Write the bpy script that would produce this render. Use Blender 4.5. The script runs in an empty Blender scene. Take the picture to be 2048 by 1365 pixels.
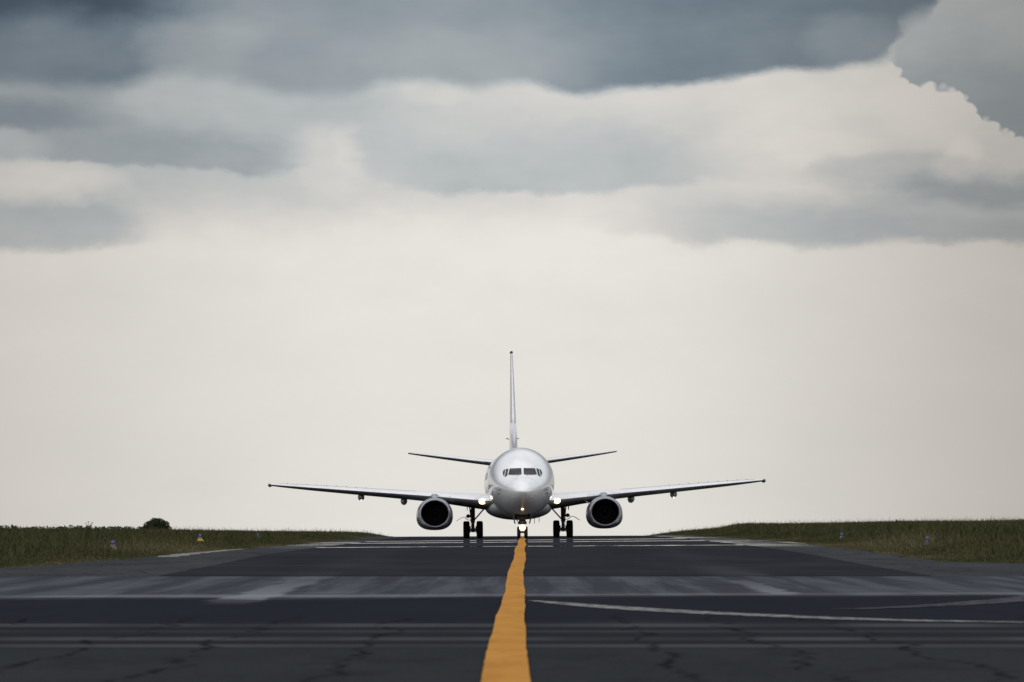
import bpy, bmesh, math, random
import numpy as np
from mathutils import Vector, Matrix, Euler

random.seed(7)
rng = np.random.default_rng(11)
sc = bpy.context.scene
col = sc.collection
R = math.radians

# ------------------------------------------------------------------ camera
CAM_H = 1.02
cd = bpy.data.cameras.new("camera")
cd.sensor_width = 36.0
cd.lens = 200.0
cd.clip_start = 0.5
cd.clip_end = 40000.0
cd.dof.use_dof = True
cd.dof.focus_distance = 322.0
cd.dof.aperture_fstop = 7.0
cam = bpy.data.objects.new("camera", cd)
col.objects.link(cam)
cam.location = (0, 0, CAM_H)
cam.rotation_euler = (R(90 + 1.910), 0, 0)
sc.camera = cam

# ------------------------------------------------------------------ exposure
sc.view_settings.view_transform = 'Standard'
sc.view_settings.look = 'None'
sc.view_settings.exposure = 0.0
sc.view_settings.gamma = 1.0
sc.cycles.use_denoising = True
sc.cycles.max_bounces = 6
sc.cycles.sample_clamp_indirect = 4.0

# ------------------------------------------------------------------ sun behind the overcast
SUN_EL, SUN_AZ = 62.0, 200.0        # high, over the photographer's shoulder; soft through cloud
sd = bpy.data.lights.new("sun", 'SUN')
sd.energy = 0.6
sd.angle = R(120)
sd.color = (1.0, 0.97, 0.93)
sun = bpy.data.objects.new("sun", sd)
col.objects.link(sun)
_a, _e = R(SUN_AZ), R(SUN_EL)
sun_dir = Vector((math.sin(_a) * math.cos(_e), math.cos(_a) * math.cos(_e), math.sin(_e)))
sun.rotation_euler = sun_dir.to_track_quat('Z', 'Y').to_euler()
sun.location = sun_dir * 500

# ------------------------------------------------------------------ node helper
class NT:
    def __init__(self, tree):
        self.t = tree
        self.n = tree.nodes
        self.l = tree.links
    def new(self, kind, **kw):
        nd = self.n.new(kind)
        for k, v in kw.items():
            setattr(nd, k, v)
        return nd
    def put(self, sock, v):
        if hasattr(v, 'is_linked') or isinstance(v, bpy.types.NodeSocket):
            self.l.new(v, sock)
        else:
            sock.default_value = v
    def m(self, op, a, b=None, c=None, clamp=False):
        nd = self.new('ShaderNodeMath', operation=op, use_clamp=clamp)
        for i, v in enumerate((a, b, c)):
            if v is not None:
                self.put(nd.inputs[i], v)
        return nd.outputs[0]
    def ss(self, v, lo, hi, a=0.0, b=1.0):
        nd = self.new('ShaderNodeMapRange', interpolation_type='SMOOTHSTEP')
        self.put(nd.inputs['Value'], v)
        for k, x in (('From Min', lo), ('From Max', hi), ('To Min', a), ('To Max', b)):
            self.put(nd.inputs[k], x)
        return nd.outputs['Result']
    def band(self, v, lo, hi, soft):
        return self.m('MULTIPLY', self.ss(v, lo - soft, lo + soft), self.ss(v, hi - soft, hi + soft, 1.0, 0.0))
    def mix(self, f, a, b, blend='MIX'):
        nd = self.new('ShaderNodeMix', data_type='RGBA', blend_type=blend)
        self.put(nd.inputs[0], f)
        self.put(nd.inputs[6], a)
        self.put(nd.inputs[7], b)
        return nd.outputs[2]
    def xyz(self, x, y, z):
        nd = self.new('ShaderNodeCombineXYZ')
        for i, v in enumerate((x, y, z)):
            self.put(nd.inputs[i], v)
        return nd.outputs[0]
    def noise(self, vec, scale, detail=4.0, rough=0.55, out='Fac', dist=0.0):
        nd = self.new('ShaderNodeTexNoise')
        if vec is not None:
            self.put(nd.inputs['Vector'], vec)
        nd.inputs['Scale'].default_value = scale
        nd.inputs['Detail'].default_value = detail
        nd.inputs['Roughness'].default_value = rough
        nd.inputs['Distortion'].default_value = dist
        return nd.outputs['Fac' if out == 'Fac' else 'Color']
    def ramp(self, f, stops, interp='LINEAR'):
        nd = self.new('ShaderNodeValToRGB')
        nd.color_ramp.interpolation = interp
        e = nd.color_ramp.elements
        while len(e) < len(stops):
            e.new(0.5)
        for k, (p, c) in enumerate(stops):
            e[k].position = p
            e[k].color = tuple(c) + (1.0,)
        self.put(nd.inputs[0], f)
        return nd.outputs[0]

def lin(*c):
    return tuple(((v / 255 + 0.055) / 1.055) ** 2.4 if v > 10 else v / 255 / 12.92 for v in c)

# ------------------------------------------------------------------ sky
w = bpy.data.worlds.new("World")
sc.world = w
w.use_nodes = True
N = NT(w.node_tree)
N.n.clear()
gen = N.new('ShaderNodeTexCoord').outputs['Generated']
sep = N.new('ShaderNodeSeparateXYZ')
N.l.new(gen, sep.inputs[0])
dx, dy, dz = sep.outputs
az0 = N.m('MULTIPLY', N.m('ARCTAN2', dx, dy), 57.29578)
el0 = N.m('MULTIPLY', N.m('ARCSINE', dz), 57.29578)
# clouds drift in broad flat layers: noise runs finer upwards than sideways
base = N.xyz(az0, N.m('MULTIPLY', el0, 1.9), 0.0)
wa = N.new('ShaderNodeSeparateColor')
N.l.new(N.noise(base, 0.75, 3.5, 0.55, 'Color'), wa.inputs[0])
wb = N.new('ShaderNodeSeparateColor')
N.l.new(N.noise(base, 3.2, 4.0, 0.6, 'Color'), wb.inputs[0])
def warp(v, ch, big, small):
    v = N.m('ADD', v, N.m('MULTIPLY', N.m('SUBTRACT', wa.outputs[ch], 0.5), big))
    return N.m('ADD', v, N.m('MULTIPLY', N.m('SUBTRACT', wb.outputs[ch], 0.5), small))
az = warp(az0, 0, 0.9, 0.30)
el = warp(el0, 1, 0.34, 0.16)
azl = warp(az0, 0, 0.22, 0.16)
ell = warp(el0, 1, 0.14, 0.10)

def deg(x, y):
    return (x - 1024) / 198.6, (1062 - y) / 198.6

def blob(B, x, y, rx, ry, amt, soft=0.85):
    a, e = deg(x, y)
    u = N.m('MULTIPLY_ADD', az, 198.6 / rx, -a * 198.6 / rx)
    v = N.m('MULTIPLY_ADD', el, 198.6 / ry, -e * 198.6 / ry)
    r2 = N.m('MULTIPLY_ADD', u, u, N.m('MULTIPLY', v, v))
    return N.m('MULTIPLY_ADD', N.ss(r2, 1 - soft, 1 + soft, 1.0, 0.0), amt, B)

def curve(pts, src):
    """height of a cloud's base (degrees) along the horizon"""
    nd = N.new('ShaderNodeFloatCurve')
    c = nd.mapping.curves[0]
    P_ = [((deg(x, 0)[0] + 8) / 16, deg(0, y)[1] / 8) for x, y in pts]
    c.points[0].location = (0.0, P_[0][1])
    c.points[1].location = (1.0, P_[-1][1])
    for p in P_:
        c.points.new(*p)
    nd.mapping.update()
    N.put(nd.inputs['Value'], N.m('MULTIPLY_ADD', src, 1 / 16, 0.5, clamp=True))
    return N.m('MULTIPLY', nd.outputs[0], 8.0)

def blend(B, val, mask):
    return N.m('MULTIPLY_ADD', N.m('SUBTRACT', val, B), mask, B)

def layer(B, pts, val, soft, fade=None, x0=None, x1=None, xs=120, strength=1.0, crisp=False):
    """a cloud deck: a fairly crisp base along pts, dissolving upwards over fade (pixels of the long lens view)"""
    A, E = (azl, ell) if crisp else (az, el)
    d = N.m('SUBTRACT', E, curve(pts, A))
    m = N.ss(d, -soft / 198.6, soft / 198.6)
    if fade:
        m = N.m('MULTIPLY', m, N.ss(d, fade * 0.35 / 198.6, fade / 198.6, 1.0, 0.0))
    if x0 is not None:
        m = N.m('MULTIPLY', m, N.ss(A, deg(x0 - xs, 0)[0], deg(x0 + xs, 0)[0]))
    if x1 is not None:
        m = N.m('MULTIPLY', m, N.ss(A, deg(x1 - xs, 0)[0], deg(x1 + xs, 0)[0], 1.0, 0.0))
    if strength != 1.0:
        m = N.m('MULTIPLY', m, strength)
    return blend(B, val, m)

mottle = N.m('MULTIPLY', N.m('SUBTRACT', N.noise(base, 0.9, 6.0, 0.58), 0.5), N.ss(el0, 0.8, 3.4, 0.05, 0.34))
sheet = N.m('MULTIPLY', N.m('SUBTRACT', N.noise(N.xyz(az0, N.m('MULTIPLY', el0, 3.4), 5.0), 0.45, 4.0, 0.5), 0.5), 0.10)
# the bright veil under the decks; its side dimming is a lens vignette painted in below
B = N.ss(el, 2.7, 3.8, 0.958, N.ss(az, -3.5, 2.6, 0.66, 0.88))
B = N.m('ADD', B, N.ss(el0, 0.0, 2.2, -0.02, 0.0))
B = blob(B, 980, 500, 520, 90, 0.03)
B = blob(B, 520, 470, 320, 60, 0.02)
# right hand decks
B = layer(B, [(900, 420), (1300, 470), (1500, 484), (1760, 484), (2060, 488), (2400, 480)], 0.58, 16, 120, 1330, None, 260, 0.75)
B = layer(B, [(1500, 430), (1760, 415), (2060, 414), (2400, 410)], 0.50, 18, 80, 1800, None, 150, 0.8)
# heaped cloud on the right, with its warm lit flank
B = blob(B, 1460, 220, 420, 90, 0.03)
B = blob(B, 1880, 235, 110, 80, 0.04, 0.95)
B = blob(B, 1910, 320, 50, 50, 0.07, 0.95)
B = blob(B, 1640, 285, 100, 30, 0.05, 0.95)
B = blob(B, 1800, 345, 170, 36, -0.14)
# left low heap
B = layer(B, [(-400, 500), (0, 498), (150, 494), (280, 476), (420, 470)], 0.66, 14, 190, None, 265, 60, 0.9)
B = blob(B, 60, 368, 160, 46, 0.18, 0.9)
B = blob(B, 225, 385, 40, 26, 0.05, 0.95)
# long centre lens
B = layer(B, [(400, 330), (690, 345), (780, 374), (900, 388), (1030, 389), (1130, 382), (1300, 374), (1480, 360), (1700, 350)], 0.655, 9, 190, 775, 1400, 140, 0.92)
# second deck on the left
B = layer(B, [(-400, 320), (0, 322), (140, 328), (260, 340), (420, 344), (500, 354), (570, 340), (620, 326), (700, 320)], 0.535, 9, 140, 60, 570, 90, 0.95)
B = layer(B, [(-400, 262), (0, 263), (120, 264), (220, 258), (330, 250)], 0.40, 12, 90, None, 190, 110, 0.9)
B = layer(B, [(300, 260), (420, 270), (560, 262), (700, 240), (800, 240)], 0.66, 30, 110, 330, 720, 90, 0.8)
B = blob(B, 650, 322, 80, 60, 0.09, 0.95)
B = blob(B, 705, 300, 30, 40, 0.05, 0.95)
B = blob(B, 860, 180, 80, 26, 0.06)
# grey sky behind the heaped cloud
edge_pts = [(1600, 60), (1740, 96), (1780, 122), (1800, 146), (1822, 165), (1850, 169), (1890, 172), (1915, 182), (1945, 212), (1985, 246), (2020, 270), (2060, 278), (2200, 300), (2400, 310)]
azc = N.m('MULTIPLY_ADD', N.m('SUBTRACT', wb.outputs[0], 0.5), 0.10, az0)
vor = N.new('ShaderNodeTexVoronoi', feature='SMOOTH_F1')
N.l.new(N.xyz(azc, el0, 1.0), vor.inputs['Vector'])
vor.inputs['Scale'].default_value = 9.5
vor.inputs['Smoothness'].default_value = 0.25
dF = N.m('SUBTRACT', N.m('MULTIPLY_ADD', vor.outputs['Distance'], 0.13, N.m('SUBTRACT', N.m('MULTIPLY_ADD', N.m('SUBTRACT', wb.outputs[1], 0.5), 0.09, el0), 0.045)), curve(edge_pts, azc))
mF = N.m('MULTIPLY', N.ss(dF, -0.018, 0.045), N.ss(azc, deg(1765, 0)[0], deg(1800, 0)[0]))
vF = N.ss(el, 4.35, 5.0, 0.53, 0.66)
B = blend(B, vF, mF)
B = N.m('ADD', B, N.m('MULTIPLY', mottle, 0.55))
# the heavy deck across the top
vA = N.ss(az, deg(250, 0)[0], deg(520, 0)[0], 0.32, 0.49)
vA = N.m('ADD', vA, N.ss(az, deg(950, 0)[0], deg(1350, 0)[0], 0.0, -0.145))
vA = N.m('ADD', vA, N.ss(el, 4.9, 5.4, 0.0, -0.05))
vA = N.m('ADD', vA, N.m('MULTIPLY', N.ss(el, 5.0, 5.3), N.ss(az, deg(200, 0)[0], deg(420, 0)[0], -0.14, 0.0)))
vA = blob(vA, 400, 100, 120, 60, 0.10)
vA = blob(vA, 1720, 80, 110, 50, 0.09)
vA = blob(vA, 950, 130, 200, 60, 0.05)
vA = N.m('ADD', vA, N.m('MULTIPLY', mottle, 0.45))
deckA = [(-400, 172), (0, 174), (180, 182), (260, 172), (330, 150), (400, 150), (470, 160), (580, 186), (690, 190), (760, 172), (850, 163), (960, 172), (1030, 166), (1070, 170), (1150, 192),
         (1250, 180), (1380, 168), (1520, 148), (1680, 132), (1760, 122), (1788, 108), (1800, 60), (1830, 34), (1862, 22), (1885, -20), (1960, -60), (2400, -120)]
dA = N.m('SUBTRACT', ell, curve(deckA, azl))
softA = N.m('ADD', N.ss(az0, deg(300, 0)[0], deg(1500, 0)[0], 0.13, 0.06), N.ss(az0, deg(1740, 0)[0], deg(1800, 0)[0], 0.0, 0.08))
mA = N.new('ShaderNodeMapRange', interpolation_type='SMOOTHSTEP')
N.put(mA.inputs['Value'], dA)
N.put(mA.inputs['From Min'], N.m('MULTIPLY', softA, -1.0))
N.put(mA.inputs['From Max'], softA)
B = blend(B, vA, mA.outputs['Result'])
B = N.m('ADD', B, sheet)
B = N.m('MAXIMUM', N.m('MINIMUM', B, 1.05), 0.04)
near_col = N.ramp(B, [
    (0.00, lin(52, 66, 82)),
    (0.14, lin(84, 98, 111)),
    (0.27, lin(108, 122, 134)),
    (0.40, lin(136, 147, 155)),
    (0.55, lin(162, 169, 173)),
    (0.70, lin(190, 194, 194)),
    (0.83, lin(211, 209, 205)),
    (0.94, lin(227, 223, 217)),
    (1.00, lin(232, 229, 222)),
])
# lens vignette painted into the sky colour, warmer and dimmer to either side
vignette = N.m('MAXIMUM', N.ss(az0, 0.4, 6.6), N.m('MULTIPLY', N.ss(az0, -6.8, -0.8, 1.0, 0.0), 0.62))
near_col = N.mix(vignette, near_col, (0.59, 0.575, 0.56, 1), 'MULTIPLY')
# the rest of the dome: a broken overcast with a little Nishita blue through it
over = N.noise(gen, 3.0, 5.0, 0.55)
dome_col = N.ramp(over, [(0.30, (0.66, 0.69, 0.73)), (0.55, (0.84, 0.85, 0.87)), (0.72, (1.02, 1.02, 1.01))])
elw = N.ss(el0, 5.5, 30.0)
low_back = N.ramp(over, [(0.3, (0.70, 0.73, 0.77)), (0.7, (1.0, 1.0, 1.0))])
back = N.ss(dy, -0.2, 0.5, 1.0, 0.0)
low_col = N.mix(back, near_col, low_back)
# thinner cloud, so brighter, in the half of the sky where the sun stands
dome_col = N.mix(N.ss(dy, 0.35, -0.35), dome_col, (1.16, 1.15, 1.13, 1), 'MULTIPLY')
full = N.mix(elw, low_col, dome_col)
skyt = N.new('ShaderNodeTexSky', sky_type='NISHITA')
skyt.sun_disc = False
skyt.sun_elevation = R(SUN_EL)
skyt.sun_rotation = R(SUN_AZ)
bg_cloud = N.new('ShaderNodeBackground')
N.l.new(full, bg_cloud.inputs[0])
bg_cloud.inputs[1].default_value = 1.0
bg_sky = N.new('ShaderNodeBackground')
N.l.new(skyt.outputs[0], bg_sky.inputs[0])
bg_sky.inputs[1].default_value = 0.08
mixs = N.new('ShaderNodeMixShader')
N.l.new(N.m('MULTIPLY_ADD', elw, -0.18, 1.0), mixs.inputs[0])
N.l.new(bg_sky.outputs[0], mixs.inputs[1])
N.l.new(bg_cloud.outputs[0], mixs.inputs[2])
wo = N.new('ShaderNodeOutputWorld')
N.l.new(mixs.outputs[0], wo.inputs[0])

# ------------------------------------------------------------------ object helpers
def tag(o, label=None, cat=None, group=None, kind=None):
    if label: o['label'] = label
    if cat: o['category'] = cat
    if group: o['group'] = group
    if kind: o['kind'] = kind
    return o

def empty(name, loc=(0, 0, 0)):
    o = bpy.data.objects.new(name, None)
    o.empty_display_size = 0.3
    o.location = loc
    col.objects.link(o)
    return o

def mesh_obj(name, verts, faces, mats, parent=None, smooth=True, face_mats=None, sharp=None):
    me = bpy.data.meshes.new(name)
    me.from_pydata([tuple(map(float, v)) for v in verts], [], [tuple(map(int, f)) for f in faces])
    if not isinstance(mats, (list, tuple)):
        mats = [mats]
    for m_ in mats:
        me.materials.append(m_)
    if face_mats is not None:
        me.polygons.foreach_set('material_index', np.array(face_mats, dtype=np.int32))
    me.validate()
    bm = bmesh.new()
    bm.from_mesh(me)
    bmesh.ops.recalc_face_normals(bm, faces=bm.faces)
    bm.to_mesh(me)
    bm.free()
    if smooth:
        me.polygons.foreach_set('use_smooth', np.ones(len(me.polygons), dtype=bool))
        if sharp:
            me.set_sharp_from_angle(angle=R(sharp))
    o = bpy.data.objects.new(name, me)
    col.objects.link(o)
    if parent is not None:
        o.parent = parent
    return o

def sheet_obj(name, verts, faces, mat, parent=None):
    """open, upward facing surface; keeps the winding given"""
    me = bpy.data.meshes.new(name)
    me.from_pydata([tuple(map(float, v)) for v in verts], [], [tuple(map(int, f)) for f in faces])
    me.materials.append(mat)
    me.polygons.foreach_set('use_smooth', np.ones(len(me.polygons), dtype=bool))
    o = bpy.data.objects.new(name, me)
    col.objects.link(o)
    if parent is not None:
        o.parent = parent
    return o

class Geo:
    """collects several closed shapes into the one mesh of one part"""
    def __init__(self):
        self.v, self.f, self.m = [], [], []
    def add(self, v, f, m=0):
        k = len(self.v)
        self.v += [tuple(p) for p in v]
        self.f += [tuple(i + k for i in q) for q in f]
        self.m += [m] * len(f)
        return self
    def loft(self, rings, caps=True, m=0):
        n = len(rings[0])
        v = [p for r in rings for p in r]
        f = []
        for a in range(len(rings) - 1):
            for b in range(n):
                c = (b + 1) % n
                f.append((a * n + b, a * n + c, (a + 1) * n + c, (a + 1) * n + b))
        if caps:
            f.append(tuple(reversed(range(n))))
            f.append(tuple(range((len(rings) - 1) * n, len(rings) * n)))
        return self.add(v, f, m)
    def tube(self, pts, rad, n=12, m=0):
        pts = [Vector(p) for p in pts]
        if not hasattr(rad, '__len__'):
            rad = [rad] * len(pts)
        rings = []
        for i, p in enumerate(pts):
            d = (pts[min(i + 1, len(pts) - 1)] - pts[max(i - 1, 0)]).normalized()
            up = Vector((0, 0, 1)) if abs(d.z) < 0.9 else Vector((0, 1, 0))
            a = d.cross(up).normalized()
            b = d.cross(a).normalized()
            rings.append([p + (a * math.cos(t) + b * math.sin(t)) * rad[i] for t in np.linspace(0, 2 * math.pi, n, endpoint=False)])
        return self.loft(rings, True, m)
    def box(self, c, s, bev=0.2, m=0):
        """box with chamfered edges along z"""
        x, y, z = s[0] / 2, s[1] / 2, s[2] / 2
        b = min(x, y) * bev
        ring = [(-x + b, -y), (x - b, -y), (x, -y + b), (x, y - b), (x - b, y), (-x + b, y), (-x, y - b), (-x, -y + b)]
        k = 1 - bev * 0.6
        lv = [(-z, k), (-z + b, 1), (z - b, 1), (z, k)]
        return self.loft([[(c[0] + px * q, c[1] + py * q, c[2] + h) for px, py in ring] for h, q in lv], True, m)
    def revolve_x(self, c, prof, n=36, m=0):
        """closed profile [(x, r)] turned about the x axis"""
        rings = [[(c[0] + px, c[1] + pr * math.cos(t), c[2] + pr * math.sin(t)) for px, pr in prof] for t in np.linspace(0, 2 * math.pi, n, endpoint=False)]
        k = len(prof)
        v = [p for r in rings for p in r]
        f = [(a * k + b, a * k + (b + 1) % k, ((a + 1) % n) * k + (b + 1) % k, ((a + 1) % n) * k + b) for a in range(n) for b in range(k)]
        return self.add(v, f, m)
    def ball(self, c, r, nu=14, nv=8, m=0):
        rx, ry, rz = r if hasattr(r, '__len__') else (r, r, r)
        rings = []
        for i in range(nv + 1):
            ph = -math.pi / 2 + math.pi * i / nv
            q = max(math.cos(ph), 0.02)
            rings.append([(c[0] + rx * q * math.cos(t), c[1] + ry * q * math.sin(t), c[2] + rz * math.sin(ph)) for t in np.linspace(0, 2 * math.pi, nu, endpoint=False)])
        return self.loft(rings, True, m)
    def build(self, name, mats, parent=None, smooth=True, sharp=40):
        return mesh_obj(name, self.v, self.f, mats, parent, smooth, self.m, sharp)

def pchip(xs, ys):
    xs = np.array(xs, float); ys = np.array(ys, float)
    h = np.diff(xs); dl = np.diff(ys) / h
    d = np.zeros_like(ys)
    for i in range(1, len(xs) - 1):
        if dl[i - 1] * dl[i] > 0:
            w1 = 2 * h[i] + h[i - 1]; w2 = h[i] + 2 * h[i - 1]
            d[i] = (w1 + w2) / (w1 / dl[i - 1] + w2 / dl[i])
    d[0] = dl[0]; d[-1] = dl[-1]
    def f(x):
        x = np.clip(np.asarray(x, float), xs[0], xs[-1])
        i = np.clip(np.searchsorted(xs, x) - 1, 0, len(xs) - 2)
        t = (x - xs[i]) / h[i]
        t2, t3 = t * t, t * t * t
        return ((2 * t3 - 3 * t2 + 1) * ys[i] + (t3 - 2 * t2 + t) * h[i] * d[i] + (-2 * t3 + 3 * t2) * ys[i + 1] + (t3 - t2) * h[i] * d[i + 1])
    return f

def smooth01(x, a, b):
    t = np.clip((np.asarray(x, float) - a) / (b - a), 0, 1)
    return t * t * (3 - 2 * t)

# ------------------------------------------------------------------ materials
def principled(name, color, rough=0.5, metal=0.0, spec=0.5, coat=0.0, emis=None, estr=0.0):
    m_ = bpy.data.materials.new(name)
    m_.use_nodes = True
    b = m_.node_tree.nodes['Principled BSDF']
    b.inputs['Base Color'].default_value = tuple(color) + (1,)
    b.inputs['Roughness'].default_value = rough
    b.inputs['Metallic'].default_value = metal
    b.inputs['Specular IOR Level'].default_value = spec
    b.inputs['Coat Weight'].default_value = coat
    b.inputs['Coat Roughness'].default_value = 0.03
    if emis:
        b.inputs['Emission Color'].default_value = tuple(emis) + (1,)
        b.inputs['Emission Strength'].default_value = estr
    return m_

def worn(m_, scale, amt, dark, stretch=(1, 1, 1)):
    """a light film of grime with its own shape over a plain paint"""
    T = NT(m_.node_tree)
    b = m_.node_tree.nodes['Principled BSDF']
    c = tuple(b.inputs['Base Color'].default_value)
    mp = T.new('ShaderNodeMapping')
    mp.inputs['Scale'].default_value = stretch
    T.l.new(T.new('ShaderNodeTexCoord').outputs['Object'], mp.inputs['Vector'])
    f = T.noise(mp.outputs[0], scale, 6.0, 0.6)
    k = T.ss(f, 0.45, 0.75, 0.0, amt)
    T.l.new(T.mix(k, c, tuple(dark) + (1,)), b.inputs['Base Color'])
    r = b.inputs['Roughness'].default_value
    T.l.new(T.m('MULTIPLY_ADD', k, 0.35, r), b.inputs['Roughness'])
    return m_

M = {}
M['paint'] = worn(principled('white_gloss_paint', (0.93, 0.935, 0.945), 0.12, 0.34, 0.5, 0.0), 0.8, 0.25, (0.50, 0.51, 0.52), (1.5, 0.35, 1.5))
M['belly'] = worn(principled('belly_shade', (0.28, 0.29, 0.31), 0.45, 0.0, 0.2), 0.9, 0.4, (0.22, 0.22, 0.23))  # fairing coloured dark: the shade under the body is in the colour
M['fin_paint'] = worn(principled('tail_paint', (0.72, 0.73, 0.745), 0.25, 0.1, 0.5, 0.4), 0.9, 0.25, (0.52, 0.53, 0.54), (1, 1, 0.4))
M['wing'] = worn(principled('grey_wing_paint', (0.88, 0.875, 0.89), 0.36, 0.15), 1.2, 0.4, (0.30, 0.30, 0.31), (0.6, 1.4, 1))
M['wing_under'] = worn(principled('underside_shade', (0.15, 0.155, 0.165), 0.65, 0.0, 0.08), 1.2, 0.4, (0.16, 0.16, 0.17), (0.6, 1.4, 1))  # shaded copy of the wing skin, darkness of the underside painted in
M['alu'] = worn(principled('bare_aluminium', (0.90, 0.885, 0.905), 0.38, 0.45), 1.4, 0.3, (0.5, 0.5, 0.52))
M['nacelle'] = worn(principled('nacelle_paint', (0.46, 0.47, 0.51), 0.22, 0.75, 0.5, 0.0), 1.1, 0.35, (0.30, 0.30, 0.32))
M['lip'] = principled('polished_lip', (0.40, 0.41, 0.45), 0.42, 0.9)
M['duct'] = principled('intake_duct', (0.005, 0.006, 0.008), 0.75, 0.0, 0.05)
M['fan'] = principled('fan_in_shade', (0.005, 0.005, 0.006), 0.7, 0.0, 0.1)  # near black: shade deep inside the intake is put into the colour
M['spinner'] = principled('spinner_in_shade', (0.005, 0.005, 0.006), 0.6, 0.0, 0.2)  # blackened like the fan, the intake's shade painted on
M['hot'] = worn(principled('heat_stained_metal', (0.20, 0.18, 0.16), 0.45, 0.9), 2.0, 0.6, (0.06, 0.05, 0.05))
M['tyre'] = worn(principled('tyre_rubber', (0.012, 0.012, 0.013), 0.85, 0.0, 0.2), 3.0, 0.5, (0.03, 0.03, 0.03))
M['hub'] = principled('wheel_hub', (0.20, 0.20, 0.21), 0.45, 0.5)
M['gear'] = worn(principled('gear_steel', (0.10, 0.10, 0.105), 0.5, 0.3), 4.0, 0.6, (0.03, 0.03, 0.03))
M['well'] = principled('gear_bay_dark', (0.02, 0.02, 0.021), 0.8, 0.0, 0.2)
M['door'] = principled('gear_door_paint', (0.42, 0.43, 0.45), 0.35, 0.1)
M['glass'] = principled('cockpit_glass', (0.008, 0.011, 0.014), 0.04, 0.0, 0.38)
M['rubber'] = principled('black_rubber', (0.015, 0.015, 0.016), 0.6)
M['seam'] = principled('panel_seam', (0.20, 0.20, 0.21), 0.6)
M['mark'] = principled('grey_livery_paint', (0.26, 0.28, 0.29), 0.3)
M['lamp'] = principled('lit_lamp', (1, 1, 1), 0.3, emis=(1.0, 0.90, 0.72), estr=9.0)
M['lamp_warm'] = principled('lamp_halo', (0.8, 0.7, 0.55), 0.2, 0.8, emis=(1.0, 0.58, 0.26), estr=1.9)  # glowing shell round a lamp, imitates its warm halo
M['lamp_small'] = principled('small_lamp', (1, 1, 1), 0.3, emis=(1.0, 0.97, 0.9), estr=1.6)

# ================================================================== THE SETTING
P = pchip([-400, -60, 38, 87, 129, 179, 250, 318, 331, 400, 430, 470, 600, 1000, 2000, 5000, 12000],
          [-2.0, 0.0, 0.0, -0.02, 0.11, 0.34, 0.48, 0.572, 0.584, 0.632, 0.600, 0.53, 0.05, -1.6, -6.5, -26, -80])
cross = pchip([-400, 125, 230, 318, 345, 400, 500, 12000], [0, 0, 0.007, 0.0094, 0.0094, 0.005, 0.0, 0.0])
XL = pchip([100, 119, 123, 128, 135, 150, 170, 200, 260, 420, 700, 12000], [-60, -34, -22, -15, -12.3, -11.2, -10.4, -10.0, -9.8, -10.0, -10.5, -11])
XR = pchip([100, 119, 132, 140, 145, 150, 170, 250, 330, 420, 700, 12000], [60, 42, 24, 16.5, 13.2, 11.3, 11.2, 11.7, 11.3, 10.8, 10.8, 11])

def pave_z(X, Y):
    return P(Y) + cross(Y) * np.clip(X, -12, 12)

def out_dist(X, Y):
    """metres outside the paved edge (negative on the pavement)"""
    return np.maximum(XL(Y) - X, X - XR(Y))

def wob(X, Y, s, a):
    return a * (np.sin(X * 0.9 / s + 1.3 * np.sin(Y * 0.7 / s)) * np.cos(Y * 0.8 / s + 0.9 * np.sin(X * 0.5 / s)))

def ground_z(X, Y):
    X = np.asarray(X, float); Y = np.asarray(Y, float)
    z = pave_z(X, Y)
    e = np.where(Y > 119, out_dist(X, Y), np.where(Y > -40, np.abs(X) - 300, 10.0))
    far = 1 - smooth01(Y, 900, 1800) * 0.6
    up = smooth01(Y, 116, 150)
    left = (0.10 * smooth01(e, 0.3, 4) + 0.20 * smooth01(e, 2.5, 24) + 0.12 * smooth01(e, 20, 60)) * up
    right = (0.44 * smooth01(e, 0.3, 7) + 0.30 * smooth01(e, 7, 26)) * up * (1 - 0.35 * smooth01(Y, 360, 500))
    z = z + np.where(X < 0, left, right) * far
    z = z + smooth01(X, 18.0, 22.5) * np.exp(-((Y - 555) / 60.0) ** 2) * 0.88 * (1 - smooth01(X, 90, 150)) * (1 + 0.07 * np.sin(X * 0.35))
    z = z + np.where(e > 0, wob(X, Y, 6, 0.035) + wob(X, Y, 2.1, 0.02), 0) * smooth01(e, 0.3, 3)
    z = z - 0.09 * smooth01(-e, -0.10, 0.35)
    return z

def grid_faces(nx, ny):
    return [(j * nx + i, j * nx + i + 1, (j + 1) * nx + i + 1, (j + 1) * nx + i) for j in range(ny - 1) for i in range(nx - 1)]

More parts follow.
